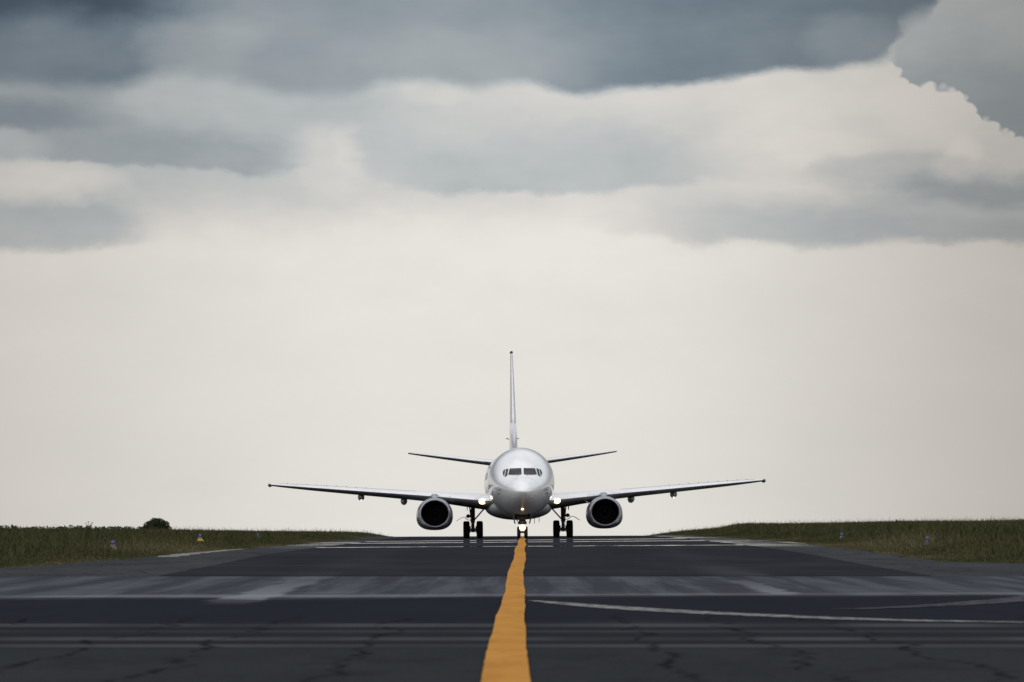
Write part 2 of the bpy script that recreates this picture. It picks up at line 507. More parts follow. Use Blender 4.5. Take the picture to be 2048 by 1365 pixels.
def grass_tone(name, blade):
    m_ = bpy.data.materials.new(name)
    m_.use_nodes = True
    T = NT(m_.node_tree)
    b = m_.node_tree.nodes['Principled BSDF']
    b.inputs['Roughness'].default_value = 0.9
    b.inputs['Specular IOR Level'].default_value = 0.0
    g = T.new('ShaderNodeNewGeometry').outputs['Position']
    mp = T.new('ShaderNodeMapping')
    mp.inputs['Scale'].default_value = (1, 0.35, 0.2)
    T.l.new(g, mp.inputs['Vector'])
    big = T.noise(mp.outputs[0], 0.22, 4.0, 0.6)
    fine = T.noise(g, 6.0, 3.0, 0.6)
    c = T.ramp(big, [(0.30, (0.038, 0.044, 0.018)), (0.48, (0.052, 0.056, 0.024)), (0.62, (0.066, 0.065, 0.031)), (0.78, (0.088, 0.077, 0.042))])
    c = T.mix(T.ss(fine, 0.35, 0.7, 0.0, 0.30), c, (0.030, 0.036, 0.014, 1))
    if blade:
        at = T.new('ShaderNodeAttribute', attribute_name='dry')
        c = T.mix(at.outputs['Fac'], c, (0.14, 0.118, 0.068, 1))
    if blade:
        # thin leaves scatter light like the tuft they stand in
        nv = T.new('ShaderNodeVectorMath', operation='ADD')
        sc_ = T.new('ShaderNodeVectorMath', operation='SCALE')
        T.l.new(T.new('ShaderNodeNewGeometry').outputs['Normal'], sc_.inputs[0])
        sc_.inputs['Scale'].default_value = 0.45
        T.l.new(sc_.outputs[0], nv.inputs[0])
        nv.inputs[1].default_value = (0, 0, 0.75)
        nn = T.new('ShaderNodeVectorMath', operation='NORMALIZE')
        T.l.new(nv.outputs[0], nn.inputs[0])
        T.l.new(nn.outputs[0], b.inputs['Normal'])
    T.l.new(c, b.inputs['Base Color'])
    return m_

M['soil'] = grass_tone('grassy_soil', False)
M['blade'] = grass_tone('grass_blades', True)

xs = np.unique(np.concatenate([np.linspace(-60, 60, 161), np.linspace(-320, 320, 81), [-6000, -3000, -1500, -900, -600, -450, 450, 600, 900, 1500, 3000, 6000]]))
ys = np.unique(np.concatenate([np.linspace(-400, 100, 26), np.linspace(100, 700, 241), [720, 760, 800, 900, 1000, 1200, 1500, 1800, 2200, 2600, 3200, 4000, 5000, 7000, 9000, 12000]]))
GX, GY = np.meshgrid(xs, ys)
GZ = ground_z(GX, GY)
tag(sheet_obj('ground', np.stack([GX.ravel(), GY.ravel(), GZ.ravel()], 1), grid_faces(len(xs), len(ys)), M['soil']), kind='structure')

# --- paved surfaces --------------------------------------------------------
def asphalt(name, builder):
    """diffuse asphalt, with a mirror film imitating mirage where builder says so"""
    m_ = bpy.data.materials.new(name)
    m_.use_nodes = True
    T = NT(m_.node_tree)
    T.n.clear()
    pos = T.new('ShaderNodeTexCoord').outputs['Object']
    s = T.new('ShaderNodeSeparateXYZ')
    T.l.new(pos, s.inputs[0])
    colr, mirage, mirage_rough = builder(T, pos, s.outputs[0], s.outputs[1])
    df = T.new('ShaderNodeBsdfDiffuse')
    T.put(df.inputs['Color'], colr)
    df.inputs['Roughness'].default_value = 0.6
    gl = T.new('ShaderNodeBsdfGlossy')
    gl.inputs['Color'].default_value = (0.95, 0.95, 0.95, 1)
    T.put(gl.inputs['Roughness'], mirage_rough)
    mx = T.new('ShaderNodeMixShader')
    T.put(mx.inputs[0], mirage)
    T.l.new(df.outputs[0], mx.inputs[1])
    T.l.new(gl.outputs[0], mx.inputs[2])
    o = T.new('ShaderNodeOutputMaterial')
    T.l.new(mx.outputs[0], o.inputs[0])
    return m_

def stretch(T, pos, sx, sy):
    mp = T.new('ShaderNodeMapping')
    mp.inputs['Scale'].default_value = (sx, sy, 1)
    T.l.new(pos, mp.inputs['Vector'])
    return mp.outputs[0]

def cracks(T, pos, scale, width):
    n = T.noise(pos, scale, 5.0, 0.65)
    d = T.m('ABSOLUTE', T.m('SUBTRACT', n, 0.5))
    return T.ss(d, width * 0.4, width, 1.0, 0.0)

def asphalt_tone(T, pos, dark, light, cool=None):
    a = T.noise(stretch(T, pos, 0.5, 0.10), 0.9, 5.0, 0.6)
    b = T.noise(stretch(T, pos, 1.0, 1.0), 9.0, 4.0, 0.7)
    f = T.m('ADD', T.m('MULTIPLY', a, 0.7), T.m('MULTIPLY', b, 0.3))
    return T.ramp(f, [(0.32, dark), (0.68, light)])

def mirage_bands(T, pos, x, y):
    """mirror-smooth bands imitating heat mirage short of the crest"""
    n = T.noise(stretch(T, pos, 0.16, 1.0), 0.55, 5.0, 0.65)
    n2 = T.noise(stretch(T, pos, 0.9, 0.5), 1.4, 3.0, 0.6)
    rag = T.m('MULTIPLY', T.m('SUBTRACT', n2, 0.5), 7.0)
    yy = T.m('ADD', y, rag)
    b1 = T.band(yy, 214.5, 217.0, 0.9)
    b2 = T.band(yy, 257.5, 263.0, 1.6)
    b3 = T.band(yy, 285.0, 291.0, 2.0)
    k = T.m('MAXIMUM', b1, T.m('MAXIMUM', b2, T.m('MULTIPLY', b3, 0.9)))
    fine = T.noise(stretch(T, pos, 0.7, 0.55), 1.7, 4.0, 0.65)
    return T.m('MULTIPLY', T.m('MULTIPLY', k, T.ss(n, 0.40, 0.50)), T.ss(fine, 0.36, 0.46))

def taxi_builder(T, pos, x, y):
    c = asphalt_tone(T, pos, (0.0205, 0.0225, 0.028), (0.033, 0.035, 0.042))
    # paler wheel tracks worn along the strip
    tr = T.m('ADD', T.band(x, -4.6, -3.6, 0.5), T.band(x, 4.4, 5.4, 0.5))
    tr = T.m('MULTIPLY', tr, T.ss(T.noise(stretch(T, pos, 0.6, 0.05), 0.8, 3.0), 0.35, 0.7))
    c = T.mix(T.m('MULTIPLY', tr, T.ss(y, 125.0, 150.0, 0.5, 0.12)), c, (0.075, 0.078, 0.088, 1))
    streak = T.noise(stretch(T, pos, 0.05, 0.30), 1.0, 3.0, 0.5)
    c = T.mix(T.ss(streak, 0.52, 0.72, 0.0, 0.45), c, (0.052, 0.054, 0.060, 1))
    mirage = mirage_bands(T, pos, x, y)  # mirror film standing in for heat mirage
    mirage = T.m('MULTIPLY', mirage, T.ss(x, 9.2, 10.4, 1.0, 0.0))
    return c, mirage, 0.02

def shoulder_builder(T, pos, x, y):
    c = asphalt_tone(T, pos, (0.038, 0.041, 0.044), (0.061, 0.064, 0.068))
    c = T.mix(T.m('MULTIPLY', cracks(T, stretch(T, pos, 0.6, 0.2), 0.7, 0.012), 0.7), c, (0.018, 0.019, 0.021, 1))
    n = T.noise(stretch(T, pos, 0.25, 0.5), 0.6, 4.0, 0.6)
    side = T.m('ADD', T.m('MULTIPLY', T.band(y, 225.0, 300.0, 20.0), T.ss(x, -4, -3, 1.0, 0.0)),
               T.m('MULTIPLY', T.band(y, 215.0, 370.0, 20.0), T.ss(x, 3, 4)))
    mirage = T.m('MULTIPLY', side, T.ss(n, 0.52, 0.60))  # mirror patches imitate mirage on the shoulders too
    return c, mirage, 0.03

def runway_builder(T, pos, x, y):
    c = asphalt_tone(T, pos, (0.020, 0.0225, 0.0255), (0.031, 0.034, 0.038))
    n = T.noise(stretch(T, pos, 0.10, 0.6), 1.0, 4.0, 0.6)
    ragn = T.noise(stretch(T, pos, 0.22, 0.08), 1.0, 3.0, 0.6)
    yy = T.m('ADD', y, T.m('MULTIPLY', T.m('SUBTRACT', ragn, 0.5), 7.0))
    # paler, polished older surface across the far side
    yy = T.m('SUBTRACT', yy, T.m('MULTIPLY', T.m('MAXIMUM', T.m('MINIMUM', x, 2.0), -12.0), 0.45))
    lo = T.m('MULTIPLY', T.ss(yy, 89.0, 91.5), T.ss(y, 117.0, 119.0, 1.0, 0.6))
    fingers = T.noise(stretch(T, pos, 1.2, 0.03), 1.2, 3.0, 0.6)
    pale = T.mix(T.ss(fingers, 0.38, 0.66), (0.050, 0.053, 0.063, 1), (0.090, 0.095, 0.111, 1))
    k = T.m('MULTIPLY', lo, T.ss(n, 0.25, 0.60, 0.62, 0.96))
    c = T.mix(k, c, pale)
    rim = T.m('MULTIPLY', T.band(yy, 90.0, 94.0, 1.8), T.ss(n, 0.40, 0.62, 0.0, 0.5))
    c = T.mix(rim, c, (0.20, 0.205, 0.225, 1))
    rough_x = T.m('MULTIPLY_ADD', T.m('SUBTRACT', T.noise(stretch(T, pos, 0.4, 0.15), 1.6, 4.0, 0.6), 0.5), 0.9, x)
    tr = T.m('ADD', T.m('MULTIPLY', T.band(rough_x, -4.45, -3.75, 0.10), T.band(y, 82.0, 126.0, 3.0)), T.m('MULTIPLY', T.band(rough_x, 4.2, 4.7, 0.10), T.band(y, 93.0, 112.0, 2.0)))
    tr = T.m('MULTIPLY', tr, T.ss(y, 88.0, 118.0, 0.55, 0.12))
    c = T.mix(tr, c, (0.25, 0.255, 0.285, 1))
    sc_n = T.noise(stretch(T, pos, 0.3, 0.9), 1.3, 4.0, 0.6)
    scuff = T.m('MULTIPLY', T.band(yy, 90.0, 97.0, 2.0), T.ss(sc_n, 0.56, 0.68))
    c = T.mix(T.m('MULTIPLY', scuff, 0.6), c, (0.20, 0.205, 0.235, 1))
    # darker resealed strip
    c = T.mix(T.m('MULTIPLY', T.band(yy, 64.0, 88.5, 1.2), 0.7), c, (0.018, 0.0198, 0.027, 1))
    # worn cross grooves and joints
    for a, b2, soft, amt, sx in ((61.0, 63.2, 0.4, 0.62, 0.5), (57.6, 58.8, 0.4, 0.32, 0.35), (53.2, 54.9, 0.35, 0.7, 0.45), (50.0, 51.4, 0.25, 0.62, 0.22)):
        dash = T.noise(T.xyz(T.m('MULTIPLY', x, sx), a * 3.1, 0.0), 1.0, 3.0, 0.5)
        c = T.mix(T.m('MULTIPLY', T.band(y, a, b2, soft), T.ss(dash, 0.36, 0.62, amt * 0.25, amt)), c, (0.078, 0.082, 0.087, 1))
    for a, b2 in ((59.0, 60.6), (55.1, 57.0), (51.6, 52.9)):
        c = T.mix(T.m('MULTIPLY', T.band(y, a, b2, 0.4), 0.5), c, (0.020, 0.021, 0.028, 1))
    near = T.ss(y, 49.0, 50.0, 1.0, 0.0)
    grit = T.noise(pos, 14.0, 4.0, 0.7)
    c = T.mix(T.m('MULTIPLY', near, T.ss(grit, 0.35, 0.7, 0.0, 0.5)), c, (0.052, 0.055, 0.060, 1))
    # cracks run along the runway joints, wandering, poured shut here and there
    tot = None
    for xc, ph in ((-2.65, 0.0), (2.3, 7.0), (-3.75, 13.0), (3.45, 19.0), (-1.3, 23.0), (-5.6, 29.0), (6.1, 31.0), (1.25, 37.0)):
        wv = T.noise(T.xyz(T.m('MULTIPLY', y, 0.20), ph, 0.0), 1.0, 5.0, 0.65)
        wd = T.noise(T.xyz(T.m('MULTIPLY', y, 0.33), ph, 4.0), 1.0, 3.0, 0.6)
        off_ = T.m('ABSOLUTE', T.m('SUBTRACT', T.m('MULTIPLY_ADD', wv, 1.9, xc - 0.95), x))
        k_ = T.ss(T.m('SUBTRACT', off_, T.m('MULTIPLY_ADD', wd, 0.22, -0.085)), -0.03, 0.03, 1.0, 0.0)
        tot = k_ if tot is None else T.m('MAXIMUM', tot, k_)
    tot = T.m('MULTIPLY', tot, T.ss(y, 66.0, 72.0, 0.85, 0.0))
    c = T.mix(tot, c, (0.010, 0.011, 0.014, 1))
    sc2 = T.noise(stretch(T, pos, 0.9, 0.25), 1.2, 4.0, 0.6)
    c = T.mix(T.m('MULTIPLY', near, T.ss(sc2, 0.52, 0.66, 0.0, 0.35)), c, (0.018, 0.020, 0.023, 1))
    return c, 0.0, 0.3

M['taxi'] = asphalt('dark_asphalt', taxi_builder)
M['shoulder'] = asphalt('weathered_asphalt', shoulder_builder)
M['runway'] = asphalt('runway_asphalt', runway_builder)

YL = np.unique(np.concatenate([np.arange(119, 480.1, 1.5), np.linspace(480, 1500, 60)]))
def strip(name, left, right, ylist, nx, dz, mat):
    v = []
    for y in ylist:
        a, b = left(y), right(y)
        for t in np.linspace(0, 1, nx):
            X = a + (b - a) * t
            v.append((X, y, float(pave_z(X, y)) + dz))
    return sheet_obj(name, v, grid_faces(nx, len(ylist)), mat)

edge_n = lambda y, ph: 0.22 * math.sin(y * 0.45 + ph) + 0.14 * math.sin(y * 1.1 + 2 * ph)
tag(strip('taxiway_shoulder', lambda y: float(XL(y)) + edge_n(y, 0.4), lambda y: float(XR(y)) + edge_n(y, 1.9), YL, 24, 0.0, M['shoulder']), kind='structure')
tag(strip('taxiway', lambda y: -7.4, lambda y: 8.8, YL, 9, 0.006, M['taxi']), kind='structure')
YR = np.arange(-40, 119.1, 1.0)
tag(strip('runway', lambda y: -300.0, lambda y: 300.0, YR, 13, 0.0, M['runway']), kind='structure')

# --- painted markings ------------------------------------------------------
def paint_mat(name, c1, c2, worn_to, wear_lo, wear_hi, amt):
    def bld(T, pos, x, y):
        f = T.noise(stretch(T, pos, 2.0, 0.35), 1.3, 5.0, 0.65)
        c = T.ramp(f, [(0.3, c1), (0.7, c2)])
        g = T.noise(stretch(T, pos, 5.0, 0.9), 1.0, 5.0, 0.7)
        c = T.mix(T.ss(g, wear_lo, wear_hi, 0.0, amt), c, tuple(worn_to) + (1,))
        # a paving joint crossing under the paint, and tyre grime
        j = T.m('ADD', y, T.m('MULTIPLY', T.noise(stretch(T, pos, 3.0, 0.0), 1.0, 3.0), 0.8))
        for yj in (48.5, 80.2, 118.8, 150.0):
            c = T.mix(T.m('MULTIPLY', T.band(j, yj, yj + 0.35, 0.1), 0.45), c, tuple(worn_to) + (1,))
        gr = T.noise(stretch(T, pos, 1.5, 0.08), 1.1, 4.0, 0.6)
        c = T.mix(T.ss(gr, 0.48, 0.72, 0.0, 0.35), c, tuple(worn_to) + (1,))
        return c, 0.0, 0.3
    return asphalt(name, bld)

M['yellow'] = paint_mat('yellow_line_paint', (0.39, 0.185, 0.045), (0.51, 0.25, 0.065), (0.30, 0.14, 0.05), 0.55, 0.85, 0.5)
M['faded'] = paint_mat('faded_white_paint', (0.17, 0.17, 0.175), (0.30, 0.30, 0.30), (0.06, 0.06, 0.066), 0.40, 0.62, 0.8)

lineX = pchip([-40, 38, 60, 87, 129, 179, 250, 318, 400, 500], [-0.12, -0.05, -0.03, 0.02, 0.11, 0.25, 0.42, 0.565, 0.77, 1.02])
def ribbon(name, cx, cy, width, dz, mat, jitter=0.0):
    """marking along a path of points, laid on the pavement"""
    v = []
    n = len(cx)
    for i in range(n):
        a, b = max(i - 1, 0), min(i + 1, n - 1)
        d = Vector((cx[b] - cx[a], cy[b] - cy[a])).normalized()
        nx_, ny_ = d.y, -d.x
        w_ = width if not hasattr(width, '__len__') else width[i]
        jl, jr = (rng.normal(0, jitter, 2) if jitter else (0, 0))
        for s_ in (-0.5 * w_ + jl, 0.5 * w_ + jr):
            X, Y = cx[i] + nx_ * s_, cy[i] + ny_ * s_
            v.append((X, Y, float(pave_z(X, Y)) + dz))
    return sheet_obj(name, v, grid_faces(2, n), mat)

ly = np.arange(-30, 470, 1.0)
lx = np.array([float(lineX(y)) + 0.03 * math.sin(y * 0.085 + 0.6) * (1 - math.exp(-max(y - 60, 0) / 60)) + 0.006 * math.sin(y * 0.33 + 1) for y in ly])
tag(ribbon('centre_line_marking', lx, ly, 0.335, 0.012, M['yellow'], 0.003), kind='structure')
cvx = pchip([63.2 - 3, 63.9, 65.2, 68, 74.4, 84, 88], [9.0, 5.7, 4.5, 3.44, 1.8, 0.36, -0.1])
cy = np.linspace(84.5, 61.0, 60)
tag(ribbon('faded_line_marking', [float(cvx(y)) for y in cy], cy, np.interp(cy, [61, 74, 80, 84.5], [0.62, 0.70, 0.50, 0.16]), 0.008, M['faded'], 0.012), kind='structure')
M['ghost'] = paint_mat('ghost_line_paint', (0.06, 0.061, 0.068), (0.10, 0.10, 0.11), (0.03, 0.031, 0.04), 0.40, 0.62, 0.8)
c2 = pchip([73, 76.5, 86, 95], [3.4, 5.1, 7.7, 9.6])
cy = np.linspace(95, 75, 30)
tag(ribbon('faded_line_marking', [float(c2(y)) for y in cy], cy, np.linspace(1.3, 0.5, 30), 0.008, M['ghost'], 0.03), kind='structure')

# --- pale concrete pads beside the shoulder -------------------------------
def pad_builder(T, pos, x, y):
    f = T.noise(stretch(T, pos, 1.5, 0.6), 1.2, 5.0, 0.7)
    return T.ramp(f, [(0.35, (0.10, 0.098, 0.092)), (0.65, (0.28, 0.275, 0.26))]), 0.0, 0.4
M['concrete'] = asphalt('pale_concrete', pad_builder)
def pad(x0, x1, y0, y1):
    ny = 30
    v = []
    for j, y in enumerate(np.linspace(y0, y1, ny)):
        for t in (0, 1):
            X = x0 + (x1 - x0) * t + 0.10 * math.sin(j * 1.7 + 2 * t) + (XL(y) if x0 < 0 else XR(y)) * 0
            v.append((X, y, float(pave_z(X, y)) + 0.010))
    return tag(sheet_obj('concrete_pad', v, grid_faces(2, ny), M['concrete']), kind='structure')
pad(-10.3, -9.6, 163, 207)
pad(11.0, 11.75, 222, 240)

# --- grass ------------------------------------------------------------------
def blades(n, side):
    d = 118 + (rng.random(n) ** 1.15) * 470
    edge = np.where(side < 0, -XL(d), XR(d))
    lim = np.maximum(0.112 * d + 4, edge + 6)
    u = rng.random(n)
    near = rng.random(n) < 0.30
    off = np.where(near, rng.exponential(1.2, n), (lim - edge) * u)
    tuft = np.clip(np.sin(d * 0.9 + side) + np.sin(d * 2.3 + 1) + 0.6 * np.sin(d * 5.1), 0, 2)
    X = side * (edge - 0.15 - 0.35 * tuft * np.exp(-off) + off)
    e = off - 0.25
    h = 0.06 + 0.24 * smooth01(e, 0.3, 3.2) * (0.6 + 0.8 * rng.random(n))
    h = h * (0.75 + 0.5 * (0.5 + wob(X, d, 3.5, 0.5)))
    tall = rng.random(n) < 0.035
    h = np.where(tall & (e > 2), h + 0.12 + 0.25 * rng.random(n), h)
    wd = np.where(tall & (e > 2), 0.007, 0.008 + 0.013 * rng.random(n)) * (0.6 + d / 400)
    z = ground_z(X, d) - 0.02
    dryp = np.exp(-e / 1.0) * (0.15 + 0.55 * np.clip(np.sin(d * 0.13 + X) + 0.5 * np.sin(d * 0.37), 0, 1)) + 0.30 * (rng.random(n) < 0.09) + np.where(tall, 0.35, 0)
    dryp = dryp + np.exp(-((d - 195) / 22) ** 2) * np.exp(-((e - 1.6) / 1.8) ** 2) * 0.6
    dry = np.clip(dryp * (0.5 + rng.random(n)), 0, 0.95)
    return X, d, z, h, wd, dry

parts = [blades(230000, -1), blades(250000, 1)]
X, D, Z, H, WD, DRY = [np.concatenate(q) for q in zip(*parts)]
# rough grass on the far mound
n3 = 30000
xm = 18 + rng.random(n3) * 60; ym = 470 + rng.random(n3) * 110
X = np.concatenate([X, xm]); D = np.concatenate([D, ym]); Z = np.concatenate([Z, ground_z(xm, ym) - 0.02])
H = np.concatenate([H, 0.06 + 0.10 * rng.random(n3)]); WD = np.concatenate([WD, 0.03 + 0.03 * rng.random(n3)]); DRY = np.concatenate([DRY, 0.15 * rng.random(n3)])
n = len(X)
ang = rng.random(n) * math.pi
lean = rng.normal(0, 0.35, n) * H
leany = rng.normal(0, 0.35, n) * H
ca, sa = np.cos(ang) * WD, np.sin(ang) * WD * 0.6
V = np.empty((n, 5, 3))
V[:, 0] = np.stack([X - ca, D - sa, Z], 1)
V[:, 1] = np.stack([X + ca, D + sa, Z], 1)
V[:, 2] = np.stack([X + ca * 0.75 + lean * 0.35, D + sa * 0.75 + leany * 0.35, Z + H * 0.62], 1)
V[:, 3] = np.stack([X - ca * 0.75 + lean * 0.35, D - sa * 0.75 + leany * 0.35, Z + H * 0.62], 1)
V[:, 4] = np.stack([X + lean, D + leany, Z + H], 1)
idx = np.arange(n)[:, None] * 5
loops = np.concatenate([idx + np.array([[0, 1, 2, 3]]), idx + np.array([[3, 2, 4]])], 1).ravel()
starts = np.stack([np.arange(n) * 7, np.arange(n) * 7 + 4], 1).ravel()
me = bpy.data.meshes.new('grass')
me.vertices.add(n * 5)
me.vertices.foreach_set('co', V.ravel())
me.loops.add(n * 7)
me.loops.foreach_set('vertex_index', loops.astype(np.int32))
me.polygons.add(n * 2)
me.polygons.foreach_set('loop_start', starts.astype(np.int32))
me.update(calc_edges=True)
at = me.attributes.new('dry', 'FLOAT', 'POINT')
at.data.foreach_set('value', np.repeat(DRY, 5).astype(np.float32))
me.materials.append(M['blade'])
go = bpy.data.objects.new('grass', me)
col.objects.link(go)
tag(go, 'rough olive meadow grass with dry edges along both sides of the taxiway', 'grass', kind='stuff')

# --- bush and far wood -----------------------------------------------------
def leaf_mat(name, a, b):
    m_ = principled(name, a, 0.8, 0.0, 0.15)
    T = NT(m_.node_tree)
    g = T.new('ShaderNodeNewGeometry')
    f = T.noise(g.outputs['Position'], 1.6, 3.0, 0.6)
    T.l.new(T.ramp(f, [(0.35, a), (0.65, b)]), m_.node_tree.nodes['Principled BSDF'].inputs['Base Color'])
    return m_
M['leaf'] = leaf_mat('bush_leaves', (0.018, 0.028, 0.014), (0.045, 0.058, 0.028))
M['far_leaf'] = leaf_mat('distant_leaves', (0.030, 0.042, 0.038), (0.055, 0.070, 0.062))  # bluish cast of distant haze mixed into the leaf colour
M['bark'] = worn(principled('bark', (0.06, 0.048, 0.038), 0.9), 6.0, 0.6, (0.025, 0.02, 0.018))
M['weed'] = leaf_mat('weed_leaves', (0.035, 0.045, 0.02), (0.06, 0.065, 0.03))

def leaf_cloud(pts, size):
    v, f = [], []
    for p in pts:
        a = Vector(rng.normal(0, 1, 3)).normalized()
        b = a.cross(Vector(rng.normal(0, 1, 3))).normalized()
        s_ = size * (0.6 + 0.8 * rng.random())
        k = len(v)
        p = Vector(p)
        v += [p - a * s_, p + b * s_ * 0.45, p + a * s_, p - b * s_ * 0.45]
        f.append((k, k + 1, k + 2, k + 3))
    return v, f

def bush(name, loc, lobes, nleaf, size, label, cat):
    root = empty(name, loc)
    tag(root, label, cat)
    pts = []
    wts = np.array([l[3] ** 2 for l in lobes]); wts = wts / wts.sum()
    for k in rng.choice(len(lobes), nleaf, p=wts):
        cx, cy, cz, r = lobes[k]
        d = Vector(rng.normal(0, 1, 3)).normalized()
        q = r * (0.55 + 0.5 * rng.random() ** 0.6)
        pts.append((cx + d.x * q, cy + d.y * q, max(cz + d.z * q * 0.85, 0.05)))
    v, f = leaf_cloud(pts, size)
    sheet_obj('crown', v, f, M['leaf'], root)
    g = Geo()
    for cx, cy, cz, r in lobes:
        g.tube([(cx * 0.15, cy * 0.15, -0.1), (cx * 0.5, cy * 0.5, cz * 0.5), (cx, cy, cz)], [0.10, 0.06, 0.02], 6)
    g.build('trunk', M['bark'], root)
    return root

by, bx = 900.0, (314 - 1024) * 900 / 11378
bz = float(ground_z(bx, by)) - 0.05
top = CAM_H + 28 * 900 / 11378 - bz
lobes = [(-1.15, 0, top - 1.55, 1.0), (-0.35, 0.4, top - 1.02, 0.95), (0.45, -0.2, top - 0.95, 0.85), (1.15, 0.2, top - 1.35, 0.85),
         (1.75, 0, top - 1.95, 0.62), (-1.75, 0.2, top - 2.0, 0.62), (0, 0, top - 1.9, 1.2), (1.62, 0.1, top - 1.05, 0.16), (0.8, 0.5, top - 2.0, 1.0), (-0.8, -0.4, top - 2.2, 1.1)]
bush('bush', (bx, by, bz), lobes, 5200, 0.16, 'dark rounded bush standing alone beyond the grass on the left horizon', 'bush')

pts = []
wy = 2500.0
for k in range(170):
    wx = -132 - 300 * (k / 170) ** 1.25 + rng.normal(0, 1.5)
    px = 1024 + wx * 11378 / wy
    prof = 1055.0 - 4.0 * math.exp(-((px - 8) / 24) ** 2) - 2.2 * math.exp(-((px - 155) / 22) ** 2) - 1.2 * math.exp(-((px - 360) / 26) ** 2) - 1.5 * math.exp(-((px - 90) / 12) ** 2) * 0.5
    zt = CAM_H + (1062 - prof) * wy / 11378 + rng.normal(0, 0.08) + (0.25 if px < 330 else -0.9)
    yy = wy + rng.normal(0, 14)
    zb = float(P(yy)) - 1
    r = 2.1 + rng.random() * 0.9
    if wx > -160:
        zt -= 0.10 * (wx + 160)
    for q in range(260):
        d = Vector(rng.normal(0, 1, 3)).normalized()
        t = rng.random()
        cz = zb + 2 + (zt - r - zb - 2) * (1 - t * t * 0.6)
        pts.append((wx + d.x * r, yy + d.y * r, cz + d.z * r))
v, f = leaf_cloud(pts, 0.6)
tag(sheet_obj('far_wood', v, f, M['far_leaf']), 'low blue green line of trees far off on the left horizon', 'trees', kind='stuff')

def weed(px, Y, h, label):
    X_ = (px - 1024) * Y / 11378
    root = empty('tall_weed', (X_, Y, float(ground_z(X_, Y)) - 0.03))
    tag(root, label, 'weed')
    g = Geo()
    tips = []
    for k in range(5):
        a = k * 2.3
        q = 0.10 + 0.07 * rng.random()
        tip = (math.cos(a) * q * h * 1.6, math.sin(a) * q * h, h * (0.75 + 0.25 * rng.random()))
        tips.append(tip)
        g.tube([(0, 0, 0), (tip[0] * 0.4, tip[1] * 0.4, tip[2] * 0.6), tip], [0.012, 0.010, 0.005], 5)
    g.build('stem', M['weed'], root)
    pts = []
    for tip in tips:
        for q in range(16):
            t = 0.45 + 0.55 * rng.random()
            pts.append((tip[0] * t + rng.normal(0, 0.03), tip[1] * t + rng.normal(0, 0.03), tip[2] * t + rng.normal(0, 0.03)))
    v, f = leaf_cloud(pts, 0.045)
    sheet_obj('leaves', v, f, M['weed'], root)
weed(178, 330, 0.85, 'tall thin weed rising above the grass left of the dark bush')
weed(1797, 300, 0.62, 'small bushy weed standing above the crest of the right grass bank')

# --- taxiway edge lights ----------------------------------------------------
M['lens_blue'] = principled('blue_lens', (0.03, 0.033, 0.17), 0.2, 0.0, 0.6)
M['cone_yellow'] = worn(principled('yellow_cone_paint', (0.62, 0.36, 0.03), 0.5), 8.0, 0.5, (0.25, 0.16, 0.03))
M['cone_pale'] = worn(principled('pale_cone_paint', (0.17, 0.165, 0.15), 0.6), 8.0, 0.5, (0.10, 0.095, 0.08))
M['cone_dull'] = worn(principled('dull_cone_paint', (0.24, 0.19, 0.09), 0.6), 8.0, 0.6, (0.10, 0.09, 0.05))
M['stem_grey'] = principled('lamp_stem', (0.25, 0.25, 0.26), 0.4, 0.5)

def ring(r, z, n=18):
    return [(r * math.cos(t), r * math.sin(t), z) for t in np.linspace(0, 2 * math.pi, n, endpoint=False)]

def edge_light(X_, Y, cone, lift, label):
    z = float(ground_z(X_, Y))
    root = empty('taxiway_edge_light', (X_, Y, z))
    tag(root, label, 'airfield light', 'blue taxiway edge lights in the grass')
    Geo().loft([ring(0.055, -0.02), ring(0.05, lift + 0.06)]).build('stem', M['stem_grey'], root)
    Geo().loft([ring(0.16, lift), ring(0.155, lift + 0.015), ring(0.065, lift + 0.115), ring(0.05, lift + 0.12)]).build('cone_base', cone, root)
    Geo().loft([ring(0.078, lift + 0.118), ring(0.082, lift + 0.14), ring(0.066, lift + 0.155)]).build('collar', M['stem_grey'], root)
    Geo().loft([ring(0.062, lift + 0.15), ring(0.07, lift + 0.19), ring(0.062, lift + 0.25), ring(0.04, lift + 0.285), ring(0.012, lift + 0.30)]).build('lens', M['lens_blue'], root)
for X_, Y, c_, lift, lab in (
    (-12.55, 179.0, M['cone_dull'], 0.05, 'blue taxiway light with dull base half sunk in grass, nearest on the left'),
    (-12.55, 229.0, M['cone_yellow'], 0.15, 'blue taxiway light on a bright yellow cone in dry grass on the left'),
    (-12.50, 280.0, M['cone_pale'], 0.10, 'small blue taxiway light with pale base, farthest in the left grass'),
    (13.50, 185.0, M['cone_pale'], 0.04, 'blue taxiway light on the right grass bank, nearest the frame edge'),
    (13.50, 233.0, M['cone_pale'], 0.04, 'blue taxiway light on the right grass bank, closer to the aircraft'),
):
    edge_light(X_, Y, c_, lift, lab)

# ================================================================== THE AIRCRAFT
# local axes: x to the right as seen from the front, y aft from the nose, z up from the wheels' contact
GEAR_Y = 16.45
MAIN_D = 331.0
air = empty('passenger_jet')
tag(air, 'white twin engine jet airliner taxiing nose on along the yellow line, landing lights on', 'airplane')
YAW, ROLL = R(1.04), -math.atan(float(cross(325)))
cxm = 12.3 * MAIN_D / 11378
nose_X, nose_Y = cxm + 12.45 * math.sin(YAW), MAIN_D - 12.45 * math.cos(YAW)
zm, zn = float(pave_z(cxm, MAIN_D)) + 0.006, float(pave_z(nose_X, nose_Y)) + 0.012
PITCH = math.atan2(zm - zn, 12.45)
rot = Matrix.Rotation(YAW, 4, 'Z') @ Matrix.Rotation(PITCH, 4, 'X') @ Matrix.Rotation(ROLL, 4, 'Y')
air.matrix_world = Matrix.Translation((cxm, MAIN_D, zm)) @ rot
Y0 = -GEAR_Y         # local y = station + Y0

